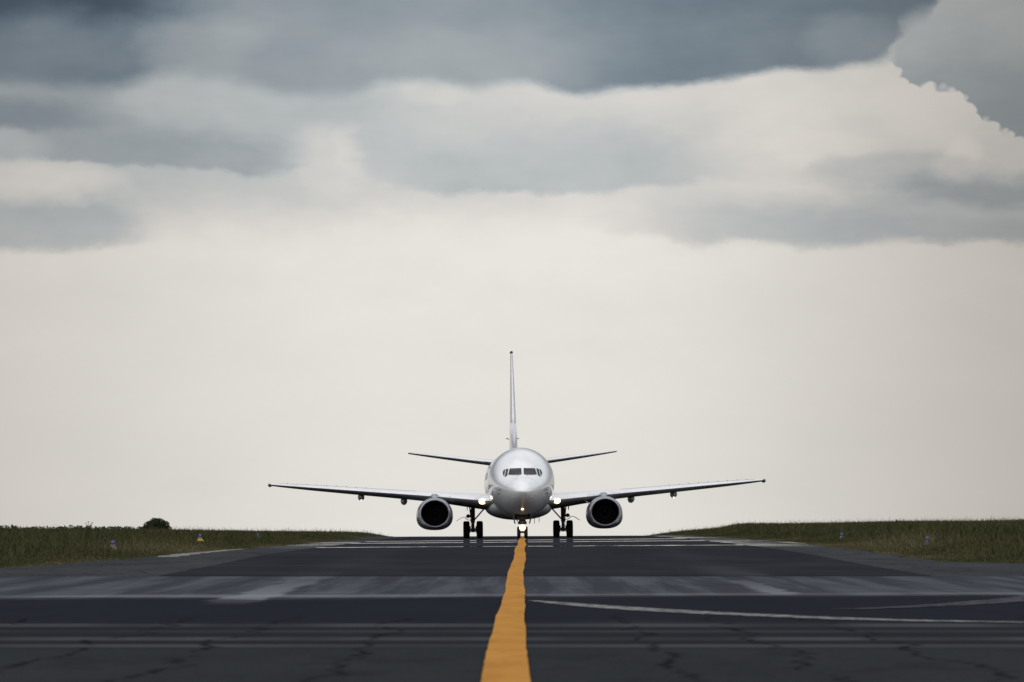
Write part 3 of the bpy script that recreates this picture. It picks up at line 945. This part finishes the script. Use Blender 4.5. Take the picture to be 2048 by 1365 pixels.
# ---- fuselage ----
st = [0, .1, .3, .6, 1.0, 1.5, 1.9, 2.3, 2.8, 3.5, 4.5, 5.8, 7.0, 14, 20.5, 23, 26, 29, 31.5, 33.0]
tp = [2.60, 2.83, 3.01, 3.19, 3.37, 3.56, 3.74, 3.96, 4.27, 4.62, 4.93, 5.09, 5.13, 5.13, 5.13, 5.12, 5.08, 4.98, 4.82, 4.66]
bt = [2.60, 2.40, 2.21, 2.03, 1.85, 1.68, 1.58, 1.50, 1.41, 1.31, 1.21, 1.14, 1.12, 1.12, 1.14, 1.40, 2.12, 3.05, 3.80, 4.22]
hw = [0.0, .26, .47, .69, .92, 1.15, 1.29, 1.42, 1.54, 1.67, 1.79, 1.87, 1.88, 1.88, 1.88, 1.84, 1.60, 1.12, 0.58, 0.20]
zw = [2.60, 2.61, 2.63, 2.67, 2.73, 2.82, 2.88, 2.94, 3.00, 3.07, 3.13, 3.17, 3.18, 3.18, 3.20, 3.35, 3.75, 4.15, 4.37, 4.45]
q_ = np.sqrt(np.array(st))
fT, fB, fH, fW = pchip(q_, tp), pchip(q_, bt), pchip(q_, hw), pchip(q_, zw)
def section(s):
    q = math.sqrt(max(s, 0))
    return float(fT(q)), float(fB(q)), float(fH(q)), float(fW(q))
def inside(x, z, s):
    t_, b_, h_, w_ = section(s)
    if h_ < 1e-4: return False
    zz = (z - w_) / max((t_ - w_) if z > w_ else (w_ - b_), 1e-4)
    return (x / h_) ** 2 + zz * zz <= 1
def skin_s(x, z):
    lo, hi = 0.0, 8.0
    for _ in range(34):
        mid = (lo + hi) / 2
        if inside(x, z, mid): hi = mid
        else: lo = mid
    return (lo + hi) / 2
def skin_pt(x, z, off=0.0):
    s = skin_s(x, z)
    e = 0.02
    gx = (skin_s(x + e, z) - skin_s(x - e, z)) / (2 * e)
    gz = (skin_s(x, z + e) - skin_s(x, z - e)) / (2 * e)
    nrm = Vector((gx, -1, gz)).normalized()
    return Vector((x, s + Y0, z)) + nrm * off, nrm

NR = 72
def fus_ring(s, grow=0.0):
    t_, b_, h_, w_ = section(s)
    r_ = []
    for k in range(NR):
        a = 2 * math.pi * k / NR
        c, sn = math.cos(a), math.sin(a)
        r_.append(((h_ + grow) * c, s + Y0, w_ + ((t_ - w_ + grow) if sn > 0 else (w_ - b_ + grow)) * sn))
    return r_
ss_ = np.concatenate([[0.0008, 0.003, 0.008, 0.02, 0.04, 0.07, 0.11, 0.16, 0.22, 0.3, 0.4, 0.5], np.arange(0.62, 7.0, 0.14), np.arange(7.0, 20, 1.0), np.arange(20, 33.01, 0.5)])
Geo().loft([fus_ring(s) for s in ss_]).build('fuselage', M['paint'], air, sharp=None)
# radome and section joints
for s_ in (1.02, 5.4):
    g = Geo()
    a, b = [Vector(p) for p in fus_ring(s_, 0.0015)], [Vector(p) for p in fus_ring(s_ + 0.012, 0.0015)]
    g.loft([a, b], caps=False)
    g.build('panel_seam', M['seam'], air)

def surface_patch(name, quad, mat, off, nu=10, nv=8, sub=True, parent=air):
    """pane that follows the nose skin; corners in front view (x, z): bottom-left, bottom-right, top-right, top-left"""
    bl, br, tr, tl = [Vector(c) for c in quad]
    v, f = [], []
    for j in range(nv + 1):
        for i in range(nu + 1):
            a, b = i / nu, j / nv
            p = bl.lerp(br, a).lerp(tl.lerp(tr, a), b)
            v.append(skin_pt(p.x, p.y, off)[0])
    f = grid_faces(nu + 1, nv + 1)
    k = len(v)
    rim = [i for i in range(nu + 1)] + [j * (nu + 1) + nu for j in range(1, nv + 1)] + [nv * (nu + 1) + i for i in range(nu - 1, -1, -1)] + [j * (nu + 1) for j in range(nv - 1, 0, -1)]
    for i in rim:
        v.append(v[i] + Vector((0, 0.03, 0)))
    m_ = len(rim)
    for i in range(m_):
        f.append((rim[(i + 1) % m_], rim[i], k + i, k + (i + 1) % m_))
    return mesh_obj(name, v, f, mat, parent, True, None, 50)

for sg in (-1, 1):
    def mir(q):
        return q if sg > 0 else [(-q[1][0], q[1][1]), (-q[0][0], q[0][1]), (-q[3][0], q[3][1]), (-q[2][0], q[2][1])]
    surface_patch('windshield', mir([(0.06, 3.545), (0.80, 3.545), (0.70, 3.90), (0.06, 3.915)]), M['glass'], 0.010, 14, 10)
    surface_patch('cockpit_window', mir([(0.855, 3.50), (0.985, 3.41), (0.905, 3.88), (0.775, 3.885)]), M['glass'], 0.010)
    surface_patch('cockpit_window', mir([(1.02, 3.43), (1.10, 3.63), (1.05, 3.80), (0.945, 3.875)]), M['glass'], 0.010)
    # wiper lying along the foot of the pane
    pts = [skin_pt(sg * x_, z_, 0.035)[0] for x_, z_ in ((0.20, 3.50), (0.36, 3.535), (0.55, 3.56), (0.72, 3.565))]
    Geo().tube(pts, 0.013, 6).build('windshield_wiper', M['rubber'], air)
    # air data probes on the nose side
    for x_, z_ in ((1.24, 2.72), (1.30, 2.50)):
        p, nrm = skin_pt(sg * x_, z_, 0.0)
        Geo().tube([p, p + nrm * 0.10, p + nrm * 0.12 + Vector((0, -0.14, 0))], [0.022, 0.02, 0.010], 8).build('air_data_probe', M['rubber'], air)
    p, nrm = skin_pt(sg * 1.60, 3.58, 0.0)
    Geo().tube([p - nrm * 0.02, p + nrm * 0.012], 0.035, 12).build('static_port', M['mark'], air)
    # strakes either side of the lower nose
    pts = [skin_pt(sg * x_, z_, 0.006)[0] for x_, z_ in ((0.34, 2.36), (0.47, 2.31), (0.58, 2.26))]
    Geo().tube(pts, 0.008, 6).build('lightning_strip', M['alu'], air)
    pts = [skin_pt(sg * x_, z_, 0.006)[0] for x_, z_ in ((0.66, 2.72), (0.80, 2.76))]
    Geo().tube(pts, 0.008, 6).build('lightning_strip', M['alu'], air)

# faint grey bars of the livery on the side that shows past the nose
for k in range(5):
    s0 = 9.4 + k * 2.0
    v = []
    for j, zz in enumerate(np.linspace(3.36, 3.80, 6)):
        for t in (0, 1):
            t_, b_, h_, w_ = section(s0)
            xx = -(h_ * math.sqrt(max(1 - ((zz - w_) / (t_ - w_)) ** 2, 0))) - 0.004
            v.append((xx, s0 + t * 0.75 + j * 0.12 + Y0, zz))
    mesh_obj('livery_bar', v, grid_faces(2, 6), M['mark'], air)

# wing to body fairing
def oval(cx, y, cz, rx, ru, rd, n=40, pu=2.0, pd=2.0):
    r_ = []
    for k in range(n):
        a = 2 * math.pi * k / n
        c, s = math.cos(a), math.sin(a)
        p = pu if s >= 0 else pd
        x = math.copysign(abs(c) ** (2 / p), c) * rx
        z = math.copysign(abs(s) ** (2 / p), s) * (ru if s >= 0 else rd)
        r_.append((cx + x, y, cz + z))
    return r_
fy = [(9.3, 0.85, 0.25, 0.30), (9.9, 1.35, .5, .52), (10.8, 1.68, .75, .66), (12.2, 1.88, .85, .715), (15.5, 1.92, .85, .73), (18.0, 1.80, .75, .68), (19.6, 1.4, .5, .5), (20.6, .8, .25, .25)]
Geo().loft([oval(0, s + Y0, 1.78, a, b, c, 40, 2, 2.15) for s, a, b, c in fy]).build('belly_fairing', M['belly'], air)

# ---- lifting surfaces ----
def foil(n=22, camber=0.012):
    up, lo = [], []
    for i in range(n + 1):
        x = 0.5 * (1 - math.cos(math.pi * i / n))
        t = 5 * (0.2969 * math.sqrt(x) - 0.126 * x - 0.3516 * x * x + 0.2843 * x ** 3 - 0.1030 * x ** 4)
        c = camber * 4 * x * (1 - x)
        up.append((x, t, c)); lo.append((x, -t, c))
    return up[::-1] + lo[1:-1]
FO = foil()
def lift_ring(span, le, chord, zc, tc, inc, vertical=False):
    r_ = []
    for x, t, c in FO:
        a = x * chord
        h = t * tc * chord + c * chord
        if vertical:
            r_.append((t * tc * chord, le + a + Y0, span))
        else:
            yy = a * math.cos(inc) + h * math.sin(inc)
            zz = -(a - 0.25 * chord) * math.sin(inc) + h * math.cos(inc)
            r_.append((span, le + yy + Y0, zc + zz))
    return r_
wingLE = pchip([0.9, 1.88, 4.83, 14.3, 14.44], [9.9, 10.75, 12.75, 17.75, 17.95])
wingTE = pchip([0.9, 1.88, 5.1, 14.3, 14.44], [18.1, 18.15, 18.35, 19.4, 19.4])
wingZ = pchip([0.9, 1.88, 4.83, 9.6, 14.3, 14.44], [1.98, 2.06, 2.37, 2.80, 3.23, 3.245])
wingT = pchip([0.9, 1.88, 4.83, 9.6, 14.3, 14.44], [.125, .122, .104, .100, .098, .06])
def wing_ring(x, sg, part=None):
    le, te = float(wingLE(x)), float(wingTE(x))
    inc = R(3.4) - R(1.4) * (x / 14.44)
    return [(sg * p[0], p[1], p[2]) for p in lift_ring(x, le, te - le, float(wingZ(x)), float(wingT(x)), inc)]
nf = len(FO)
i_le = min(range(nf), key=lambda k: FO[k][0])
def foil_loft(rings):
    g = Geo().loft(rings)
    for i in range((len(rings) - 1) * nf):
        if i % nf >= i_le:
            g.m[i] = 1          # underside, its shade put into a darker colour
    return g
spans = np.concatenate([[0.9], np.linspace(1.88, 14.3, 34), [14.38, 14.44]])

for sg in (-1, 1):
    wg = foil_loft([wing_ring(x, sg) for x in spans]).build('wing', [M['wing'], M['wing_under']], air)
    # bare metal slats on the leading edge, outboard of the engine, in three runs; krueger panel inboard
    for a, b in ((2.55, 3.9), (5.85, 8.5), (8.54, 11.2), (11.24, 14.05)):
        rings = []
        for x in np.linspace(a, b, 10):
            rr = wing_ring(x, sg)
            cen = Vector((sum(p[0] for p in rr) / nf, sum(p[1] for p in rr) / nf, sum(p[2] for p in rr) / nf))
            seg = [Vector(rr[k]) for k in range(i_le - 7, i_le + 1)]
            outv = [p + (p - cen).normalized() * 0.012 + Vector((0, -0.006, 0)) for p in seg]
            rings.append(outv + [p + Vector((0, 0.05, 0)) for p in reversed(seg)])
        Geo().loft(rings).build('leading_edge_slat', M['alu'], wg)
    # spoiler and flap breaks along the upper skin
    for a, b, fr in ((2.2, 5.0, 0.55), (5.9, 13.9, 0.20), (5.9, 10.6, 0.66)):
        pts = []
        k_ = min(range(i_le), key=lambda k: abs(FO[k][0] - fr))
        for x in np.linspace(a, b, 10):
            p = Vector(wing_ring(x, sg)[k_]); p.z += 0.004
            pts.append(p)
        Geo().tube(pts, 0.012, 5).build('panel_seam', M['seam'], wg)
    # vortex generators
    for x in np.linspace(8.8, 13.4, 9):
        k_ = min(range(i_le), key=lambda k: abs(FO[k][0] - 0.30))
        p = Vector(wing_ring(x, sg)[k_])
        Geo().box((p.x, p.y, p.z + 0.022), (0.03, 0.16, 0.05)).build('vortex_generator', M['rubber'], wg)
    # flap track fairings, the outer one carrying a lamp
    for x, dep in ((6.62, 0.34), (9.12, 0.30)):
        te = float(wingTE(x)); zc = float(wingZ(x))
        prof = [(-3.0, 0.03, 0.03), (-2.6, 0.12, 0.10), (-1.9, 0.19, dep * 0.62), (-1.0, 0.20, dep * 0.72), (0.0, 0.15, dep * 0.60), (0.5, 0.06, dep * 0.3), (0.7, 0.015, 0.03)]
        Geo().loft([oval(sg * x, te + dy_ + Y0, zc - dep * 0.62 - 0.10, rx, rz, rz, 16) for dy_, rx, rz in prof]).build('flap_track_fairing', M['wing'], wg)
    x = 9.10
    zc = float(wingZ(x)) - 0.47
    Geo().tube([(sg * x, float(wingTE(x)) - 1.9 + Y0, zc + 0.20), (sg * x, float(wingTE(x)) - 1.95 + Y0, zc + 0.02)], 0.03, 8).ball((sg * x, float(wingTE(x)) - 2.0 + Y0, zc), 0.05, m=1).build('outboard_landing_light', [M['gear'], M['lamp_small']], wg)
    # wing tip pod with position light
    zt = float(wingZ(14.44))
    Geo().loft([oval(sg * 14.45, 17.9 + dy_ + Y0, zt - 0.02, r_, r_ * 0.9, r_ * 1.1, 14) for dy_, r_ in ((-0.12, 0.02), (0.0, 0.075), (0.3, 0.11), (1.2, 0.10), (1.8, 0.04))]).build('wingtip_pod', M['gear'], wg)
    # root landing lamp set in the leading edge
    le = float(wingLE(2.2))
    Geo().revolve_x((0, 0, 0), [(-0.001, 0.001), (0.001, 0.001), (0.001, 0.002)], 4)
    g = Geo()
    lamp_c = (sg * 2.17, le - 0.12 + Y0, 2.12)
    g.ball(lamp_c, (0.155, 0.10, 0.125), 18, 10, 0)
    g.ball((lamp_c[0] - sg * 0.05, lamp_c[1] + 0.075, lamp_c[2] - 0.02), (0.215, 0.09, 0.155), 18, 10, 1)
    g.build('landing_light', [M['lamp'], M['lamp_warm']], wg)

# ---- tailplane and fin ----
tLE = pchip([0.4, 1.2, 6.2, 6.35], [27.2, 27.8, 31.1, 31.3])
tTE = pchip([0.4, 1.2, 6.2, 6.35], [31.3, 31.45, 32.5, 32.5])
tZ = pchip([0.4, 1.2, 6.35], [4.40, 4.50, 5.20])
tT = pchip([0.4, 1.2, 6.2, 6.35], [.10, .10, .085, .05])
for sg in (-1, 1):
    rings = []
    for x in np.concatenate([[0.4], np.linspace(1.2, 6.2, 14), [6.29, 6.35]]):
        le, te = float(tLE(x)), float(tTE(x))
        rings.append([(sg * p[0], p[1], p[2]) for p in lift_ring(x, le, te - le, float(tZ(x)), float(tT(x)), R(2.6))])
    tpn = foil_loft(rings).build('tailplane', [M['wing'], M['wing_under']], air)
    g = Geo()
    for a, b in ((1.75, 6.1),):
        rr = []
        for x in np.linspace(a, b, 8):
            le, te = float(tLE(x)), float(tTE(x))
            r0 = lift_ring(x, le, te - le, float(tZ(x)), float(tT(x)), R(2.6))
            seg = [Vector((sg * r0[k][0], r0[k][1] - 0.008, r0[k][2] + (0.006 if k < i_le else -0.004))) for k in range(i_le - 5, i_le + 3)]
            rr.append(seg + [p + Vector((0, 0.04, 0)) for p in reversed(seg)])
        g.loft(rr)
    g.build('leading_edge_strip', M['alu'], tpn)

fLE = pchip([4.6, 5.2, 6.4, 11.0, 11.25, 11.32], [25.6, 26.6, 27.7, 31.45, 31.7, 32.1])
fTE = pchip([4.6, 5.2, 6.4, 11.0, 11.32], [32.1, 32.15, 32.35, 33.35, 33.4])
fTC = pchip([4.6, 6.4, 11.0, 11.32], [.094, .088, .080, .060])
rings = []
for z in np.concatenate([np.linspace(4.6, 11.0, 18), [11.2, 11.32]]):
    le, te = float(fLE(z)), float(fTE(z))
    rings.append(lift_ring(z, le, te - le, 0, float(fTC(z)), 0, True))
fin = Geo().loft(rings).build('tail_fin', M['fin_paint'], air)
Geo().loft([[(-w_, s + Y0, 4.9), (-w_ * 0.75, s + Y0, zt - 0.12), (0, s + Y0, zt), (w_ * 0.75, s + Y0, zt - 0.12), (w_, s + Y0, 4.9)]
            for s, w_, zt in ((21.6, 0.03, 5.14), (23.5, 0.10, 5.42), (25.5, 0.17, 5.90), (27.6, 0.25, 6.75), (28.6, 0.24, 7.05))]).build('dorsal_fairing', M['fin_paint'], fin)
g = Geo()
rr = []
for z in np.linspace(7.1, 10.9, 8):
    le, te = float(fLE(z)), float(fTE(z))
    r0 = lift_ring(z, le, te - le, 0, float(fTC(z)), 0, True)
    seg = [Vector((p[0] * 1.03, p[1] - 0.008, p[2])) for p in r0[i_le - 5:i_le + 6]]
    rr.append(seg + [Vector((p.x * 0.5, p.y + 0.05, p.z)) for p in reversed(seg)])
g.loft(rr).build('leading_edge_strip', M['alu'], fin)
g = Geo()
for sg in (-1, 1):
    pts = []
    k_ = min(range(i_le), key=lambda k: abs(FO[k][0] - 0.62))
    for z in np.linspace(5.4, 11.0, 8):
        p = lift_ring(z, float(fLE(z)), float(fTE(z)) - float(fLE(z)), 0, float(fTC(z)), 0, True)[k_]
        pts.append((sg * (abs(p[0]) + 0.003), p[1], p[2]))
    g.tube(pts, 0.014, 5)
g.build('rudder_seam', M['seam'], fin)
Geo().loft([oval(0, s + Y0, 11.30, 0.085, h, 0.09, 12) for s, h in ((31.75, 0.02), (31.95, 0.07), (32.9, 0.07), (33.4, 0.02))]).build('fin_cap', M['rubber'], fin)
for sg in (-1, 1):
    Geo().tube([(sg * 0.22, 31.5 + Y0, 5.98), (sg * 0.36, 31.45 + Y0, 6.04), (sg * 0.40, 31.4 + Y0, 6.0)], [0.03, 0.022, 0.015], 8).build('static_wick', M['rubber'], fin)
# logo lamp and small blade aerials
for x, s, z, h in ((0.80, 9.0, 1.08, 0.26), (1.12, 11.5, 1.09, 0.20)):
    Geo().loft([[(x - 0.015, s + Y0, z + 0.15), (x + 0.015, s + Y0, z + 0.15), (x + 0.015, s + 0.35 + Y0, z + 0.15), (x - 0.015, s + 0.35 + Y0, z + 0.15)],
                [(x - 0.012, s + 0.2 + Y0, z - h), (x + 0.012, s + 0.2 + Y0, z - h), (x + 0.012, s + 0.4 + Y0, z - h), (x - 0.012, s + 0.4 + Y0, z - h)]]).build('drain_mast', M['gear'], air, smooth=False)

# ---- engines ----
for sg in (-1, 1):
    ex = sg * 4.86
    def nac(s, h_, t_, b_, n=56):
        c = 1.36
        r_ = []
        for k in range(n):
            a = 2 * math.pi * k / n
            co, si = math.cos(a), math.sin(a)
            if si >= 0:
                x, z = co * h_, si * (t_ - c)
            else:
                x, z = math.copysign(abs(co) ** (2 / 2.5), co) * h_, -abs(si) ** (2 / 2.5) * (c - b_)
            x += sg * 0.10 * (h_ / 1.05) * max(0, -si) ** 1.0 * max(0, co * sg) * 0.6     # gearbox bulge on the outboard side
            r_.append((ex + x, s + Y0, c + z))
        return r_
    def duct(s, r_x, r_z, n=56):
        return [(ex + r_x * math.cos(2 * math.pi * k / n), s + Y0, 1.455 + r_z * math.sin(2 * math.pi * k / n)) for k in range(n)]
    outer = [(10.22, .965, 2.31, .585), (10.6, 1.005, 2.35, .535), (11.2, 1.035, 2.37, .505), (12.0, 1.05, 2.37, .50), (12.8, 1.02, 2.33, .53), (13.5, .95, 2.27, .61), (14.2, .84, 2.19, .74)]
    inner = [(14.2, .80, 2.15, .78), (13.6, .78, 2.1, .8)]
    nc = Geo().loft([nac(*o) for o in outer] + [nac(*o) for o in inner], caps=False).build('engine', M['nacelle'], air)
    lip = [nac(10.221, .964, 2.309, .587), nac(10.08, .935, 2.29, .615), nac(9.97, .895, 2.255, .65), nac(9.92, .855, 2.22, .685)]
    lip += [duct(9.90, .815, .765), duct(9.925, .785, .735), duct(10.0, .765, .712), duct(10.12, .757, .70)]
    Geo().loft(lip, caps=False).build('intake_lip', M['lip'], nc)
    Geo().loft([duct(10.12, .757, .70), duct(10.5, .765, .72), duct(11.05, .765, .76)], caps=False).build('intake_duct', M['duct'], nc)
    g = Geo()
    g.loft([[(ex + 0.77 * math.cos(t), 11.06 + Y0, 1.455 + 0.765 * math.sin(t)) for t in np.linspace(0, 2 * math.pi, 40, endpoint=False)],
            [(ex + 0.77 * math.cos(t), 11.10 + Y0, 1.455 + 0.765 * math.sin(t)) for t in np.linspace(0, 2 * math.pi, 40, endpoint=False)]], m=1)
    for k in range(38):
        a = 2 * math.pi * k / 38
        rad = Vector((math.cos(a), 0, math.sin(a))); tan = Vector((-math.sin(a), 0, math.cos(a)))
        c0 = Vector((ex, 10.98 + Y0, 1.455))
        q = []
        for rr_, tw, ch in ((0.22, 0.3, 0.05), (0.74, 1.0, 0.10)):
            dirv = (tan * math.cos(tw) + Vector((0, 1, 0)) * math.sin(tw) * 0.6)
            q.append((c0 + rad * rr_ - dirv * ch * 0.5, c0 + rad * rr_ + dirv * ch * 0.5))
        th = Vector((0, 0.008, 0))
        v = [q[0][0], q[0][1], q[1][1], q[1][0]]
        g.add([p for p in v] + [p + th for p in v], [(0, 1, 2, 3), (7, 6, 5, 4), (0, 4, 5, 1), (1, 5, 6, 2), (2, 6, 7, 3), (3, 7, 4, 0)])
    g.build('fan', [M['fan'], M['duct']], nc, smooth=False)
    Geo().loft([[(ex + r_ * math.cos(t), s + Y0, 1.455 + r_ * math.sin(t)) for t in np.linspace(0, 2 * math.pi, 24, endpoint=False)] for s, r_ in ((10.55, 0.005), (10.58, 0.04), (10.7, 0.11), (10.85, 0.18), (10.99, 0.23))]).build('spinner', M['spinner'], nc)
    Geo().loft([[(ex + r_ * math.cos(t), s + Y0, 1.5 + r_ * math.sin(t)) for t in np.linspace(0, 2 * math.pi, 28, endpoint=False)] for s, r_ in ((13.4, 0.62), (14.4, 0.56), (15.3, 0.42), (15.5, 0.30), (16.1, 0.06))]).build('exhaust_nozzle', M['hot'], nc)
    py = []
    for s, w_, z0, z1 in ((10.9, 0.05, 2.2, 2.36), (11.5, 0.16, 2.2, 2.46), (12.5, 0.21, 2.1, 2.58), (13.2, 0.20, 2.0, 2.60), (14.5, 0.16, 1.95, 2.45), (16.0, 0.10, 2.0, 2.3), (16.8, 0.03, 2.15, 2.25)):
        py.append([(ex - w_, s + Y0, z0), (ex + w_, s + Y0, z0), (ex + w_, s + Y0, z1 - 0.05), (ex + w_ * 0.5, s + Y0, z1), (ex - w_ * 0.5, s + Y0, z1), (ex - w_, s + Y0, z1 - 0.05)])
    Geo().loft(py).build('pylon', M['nacelle'], nc)
    # strake on the inboard shoulder
    c0 = Vector((ex - sg * 0.86, 11.2 + Y0, 1.92)); ou = Vector((-sg * 0.74, 0, 0.62))
    v = [c0, c0 + Vector((0, 1.1, 0)), c0 + ou * 0.30 + Vector((0, 1.1, 0)), c0 + ou * 0.24 + Vector((0, 0.55, 0))]
    th = Vector((0.62, 0, 0.74)) * 0.022
    Geo().add([p for p in v] + [p + th for p in v], [(0, 1, 2, 3), (7, 6, 5, 4), (0, 4, 5, 1), (1, 5, 6, 2), (2, 6, 7, 3), (3, 7, 4, 0)]).build('engine_strake', M['alu'], nc, smooth=False)

# ---- undercarriage ----
def wheel(name, c, rad, wid, hub, parent):
    h = wid / 2
    prof = [(-h * 0.80, hub), (-h * 0.98, hub + (rad - hub) * 0.30), (-h, hub + (rad - hub) * 0.62), (-h * 0.90, rad * 0.93), (-h * 0.66, rad * 0.985), (-h * 0.40, rad),
            (-h * 0.36, rad - 0.012), (-h * 0.30, rad), (-h * 0.04, rad), (0, rad - 0.012), (h * 0.04, rad), (h * 0.30, rad), (h * 0.36, rad - 0.012),
            (h * 0.40, rad), (h * 0.66, rad * 0.985), (h * 0.90, rad * 0.93), (h, hub + (rad - hub) * 0.62), (h * 0.98, hub + (rad - hub) * 0.30), (h * 0.80, hub)]
    g = Geo().revolve_x(c, prof, 44, 0)
    g.revolve_x(c, [(-h * 0.78, 0.02), (-h * 0.6, hub * 0.5), (-h * 0.84, hub * 0.92), (-h * 0.7, hub * 1.02), (h * 0.7, hub * 1.02), (h * 0.84, hub * 0.92), (h * 0.6, hub * 0.5), (h * 0.78, 0.02)], 30, 1)
    return g.build(name, [M['tyre'], M['hub']], parent)

for sg in (-1, 1):
    gx, gy = sg * 2.615, 0.0
    g = Geo()
    g.tube([(gx, gy, 0.42), (gx, gy, 0.95)], [0.085, 0.085], 16)
    g.tube([(gx, gy, 0.92), (gx, gy, 0.96), (gx, gy, 2.05)], [0.10, 0.118, 0.125], 16)
    g.tube([(gx, gy, 0.36), (gx, gy, 0.62)], [0.12, 0.115], 14)
    g.tube([(gx - 0.36, gy, 0.505), (gx + 0.36, gy, 0.505)], 0.075, 14)
    for s2 in (-1, 1):
        g.tube([(gx + s2 * 0.14, gy, 0.505), (gx + s2 * 0.22, gy, 0.505)], 0.17, 18)
        g.tube([(gx + s2 * 0.17, gy - 0.1, 0.60), (gx + s2 * 0.17, gy - 0.1, 0.72)], 0.035, 8)
    g.tube([(gx - sg * 0.10, gy, 1.10), (gx - sg * 0.70, gy + 0.05, 1.78)], 0.042, 10)                 # side brace
    g.tube([(gx + sg * 0.13, gy + 0.1, 1.28), (gx + sg * 0.20, gy + 0.25, 1.98)], 0.035, 8)            # walking beam rod
    g.tube([(gx, gy + 0.14, 0.55), (gx, gy + 0.42, 0.78), (gx, gy + 0.14, 1.02)], [0.05, 0.04, 0.05], 8)  # torsion links
    g.tube([(gx + sg * 0.09, gy - 0.05, 0.60), (gx + sg * 0.15, gy - 0.1, 1.2), (gx + sg * 0.12, gy, 1.7)], 0.016, 6)
    g.tube([(gx + sg * 0.10, gy, 1.06), (gx + sg * 0.30, gy, 1.08), (gx + sg * 0.46, gy, 1.20)], 0.022, 6)
    g.ball((gx + sg * 0.28, gy, 1.30), (0.12, 0.16, 0.115), 12, 8)
    g.tube([(gx + sg * 0.06, gy, 1.27), (gx + sg * 0.26, gy, 1.30)], 0.05, 8)
    mg = g.build('main_landing_gear', M['gear'], air)
    for s2 in (-1, 1):
        wheel('wheel', (gx + s2 * 0.385, gy, 0.508), 0.508, 0.375, 0.22, mg)
    # curved shell doors: the small one on the leg, and the stub above
    sec = [(0.24, 1.235), (0.42, 1.245), (0.58, 1.235), (0.70, 1.195), (0.82, 1.12), (0.96, 1.02)]
    rings = []
    for yy in (-0.42, -0.2, 0.15, 0.45):
        rings.append([(gx + sg * a, gy + yy, b + 0.012) for a, b in sec] + [(gx + sg * a, gy + yy, b - 0.016) for a, b in reversed(sec)])
    Geo().loft(rings).build('gear_door', M['door'], mg)
    rings = []
    for yy in (-0.6, 0.6):
        rings.append([(gx + sg * 0.30, gy + yy, 2.05), (gx + sg * 0.36, gy + yy, 2.05), (gx + sg * 0.335, gy + yy, 1.60), (gx + sg * 0.325, gy + yy, 1.60)])
    Geo().loft(rings).build('gear_door', M['well'], mg)

ny = 4.0 + Y0
g = Geo()
g.tube([(0, ny, 0.30), (0, ny, 0.86)], 0.062, 14)
g.tube([(0, ny, 0.78), (0, ny, 0.90), (0, ny, 1.5)], [0.10, 0.13, 0.12], 16)
g.tube([(-0.20, ny, 0.345), (0.20, ny, 0.345)], 0.05, 12)
g.box((0, ny - 0.02, 0.945), (0.40, 0.34, 0.22), 0.35)
g.tube([(-0.25, ny, 0.87), (0.25, ny, 0.87)], 0.075, 12)
g.box((0, ny + 0.05, 1.17), (0.66, 0.5, 0.24), 0.3)
g.tube([(0, ny - 0.10, 0.42), (0, ny - 0.32, 0.60), (0, ny - 0.10, 0.80)], [0.035, 0.03, 0.035], 8)
g.tube([(-0.28, ny - 0.2, 1.15), (-0.29, ny - 0.2, 0.95)], 0.03, 8)
ng = g.build('nose_landing_gear', M['gear'], air)
Geo().box((0, ny + 0.3, 1.235), (0.80, 1.9, 0.31), 0.2).build('gear_bay_shade', M['well'], ng)  # solid dark box in place of the shaded bay opening
for s2 in (-1, 1):
    wheel('wheel', (s2 * 0.198, ny, 0.332), 0.332, 0.195, 0.15, ng)
    sec = [(0.36, 1.46), (0.43, 1.40), (0.475, 1.26), (0.47, 1.10), (0.44, 0.95), (0.405, 0.82)]
    rings = []
    for yy in (-0.75, -0.5, 0.5, 0.75):
        k = 0.03 if abs(yy) > 0.6 else 0.0
        rings.append([(s2 * (a + 0.022), ny + yy, b + k) for a, b in sec] + [(s2 * (a - 0.022), ny + yy, b + k) for a, b in reversed(sec)])
    Geo().loft(rings).build('gear_door', M['gear'], ng)
g = Geo()
g.ball((0, ny - 0.46, 0.60), (0.14, 0.06, 0.14), 18, 10, 0)
g.ball((0, ny - 0.40, 0.60), (0.185, 0.07, 0.185), 18, 10, 1)
g.tube([(0, ny - 0.40, 0.60), (0, ny - 0.05, 0.62)], 0.03, 8, 2)
g.build('taxi_light', [M['lamp'], M['lamp_warm'], M['gear']], ng)
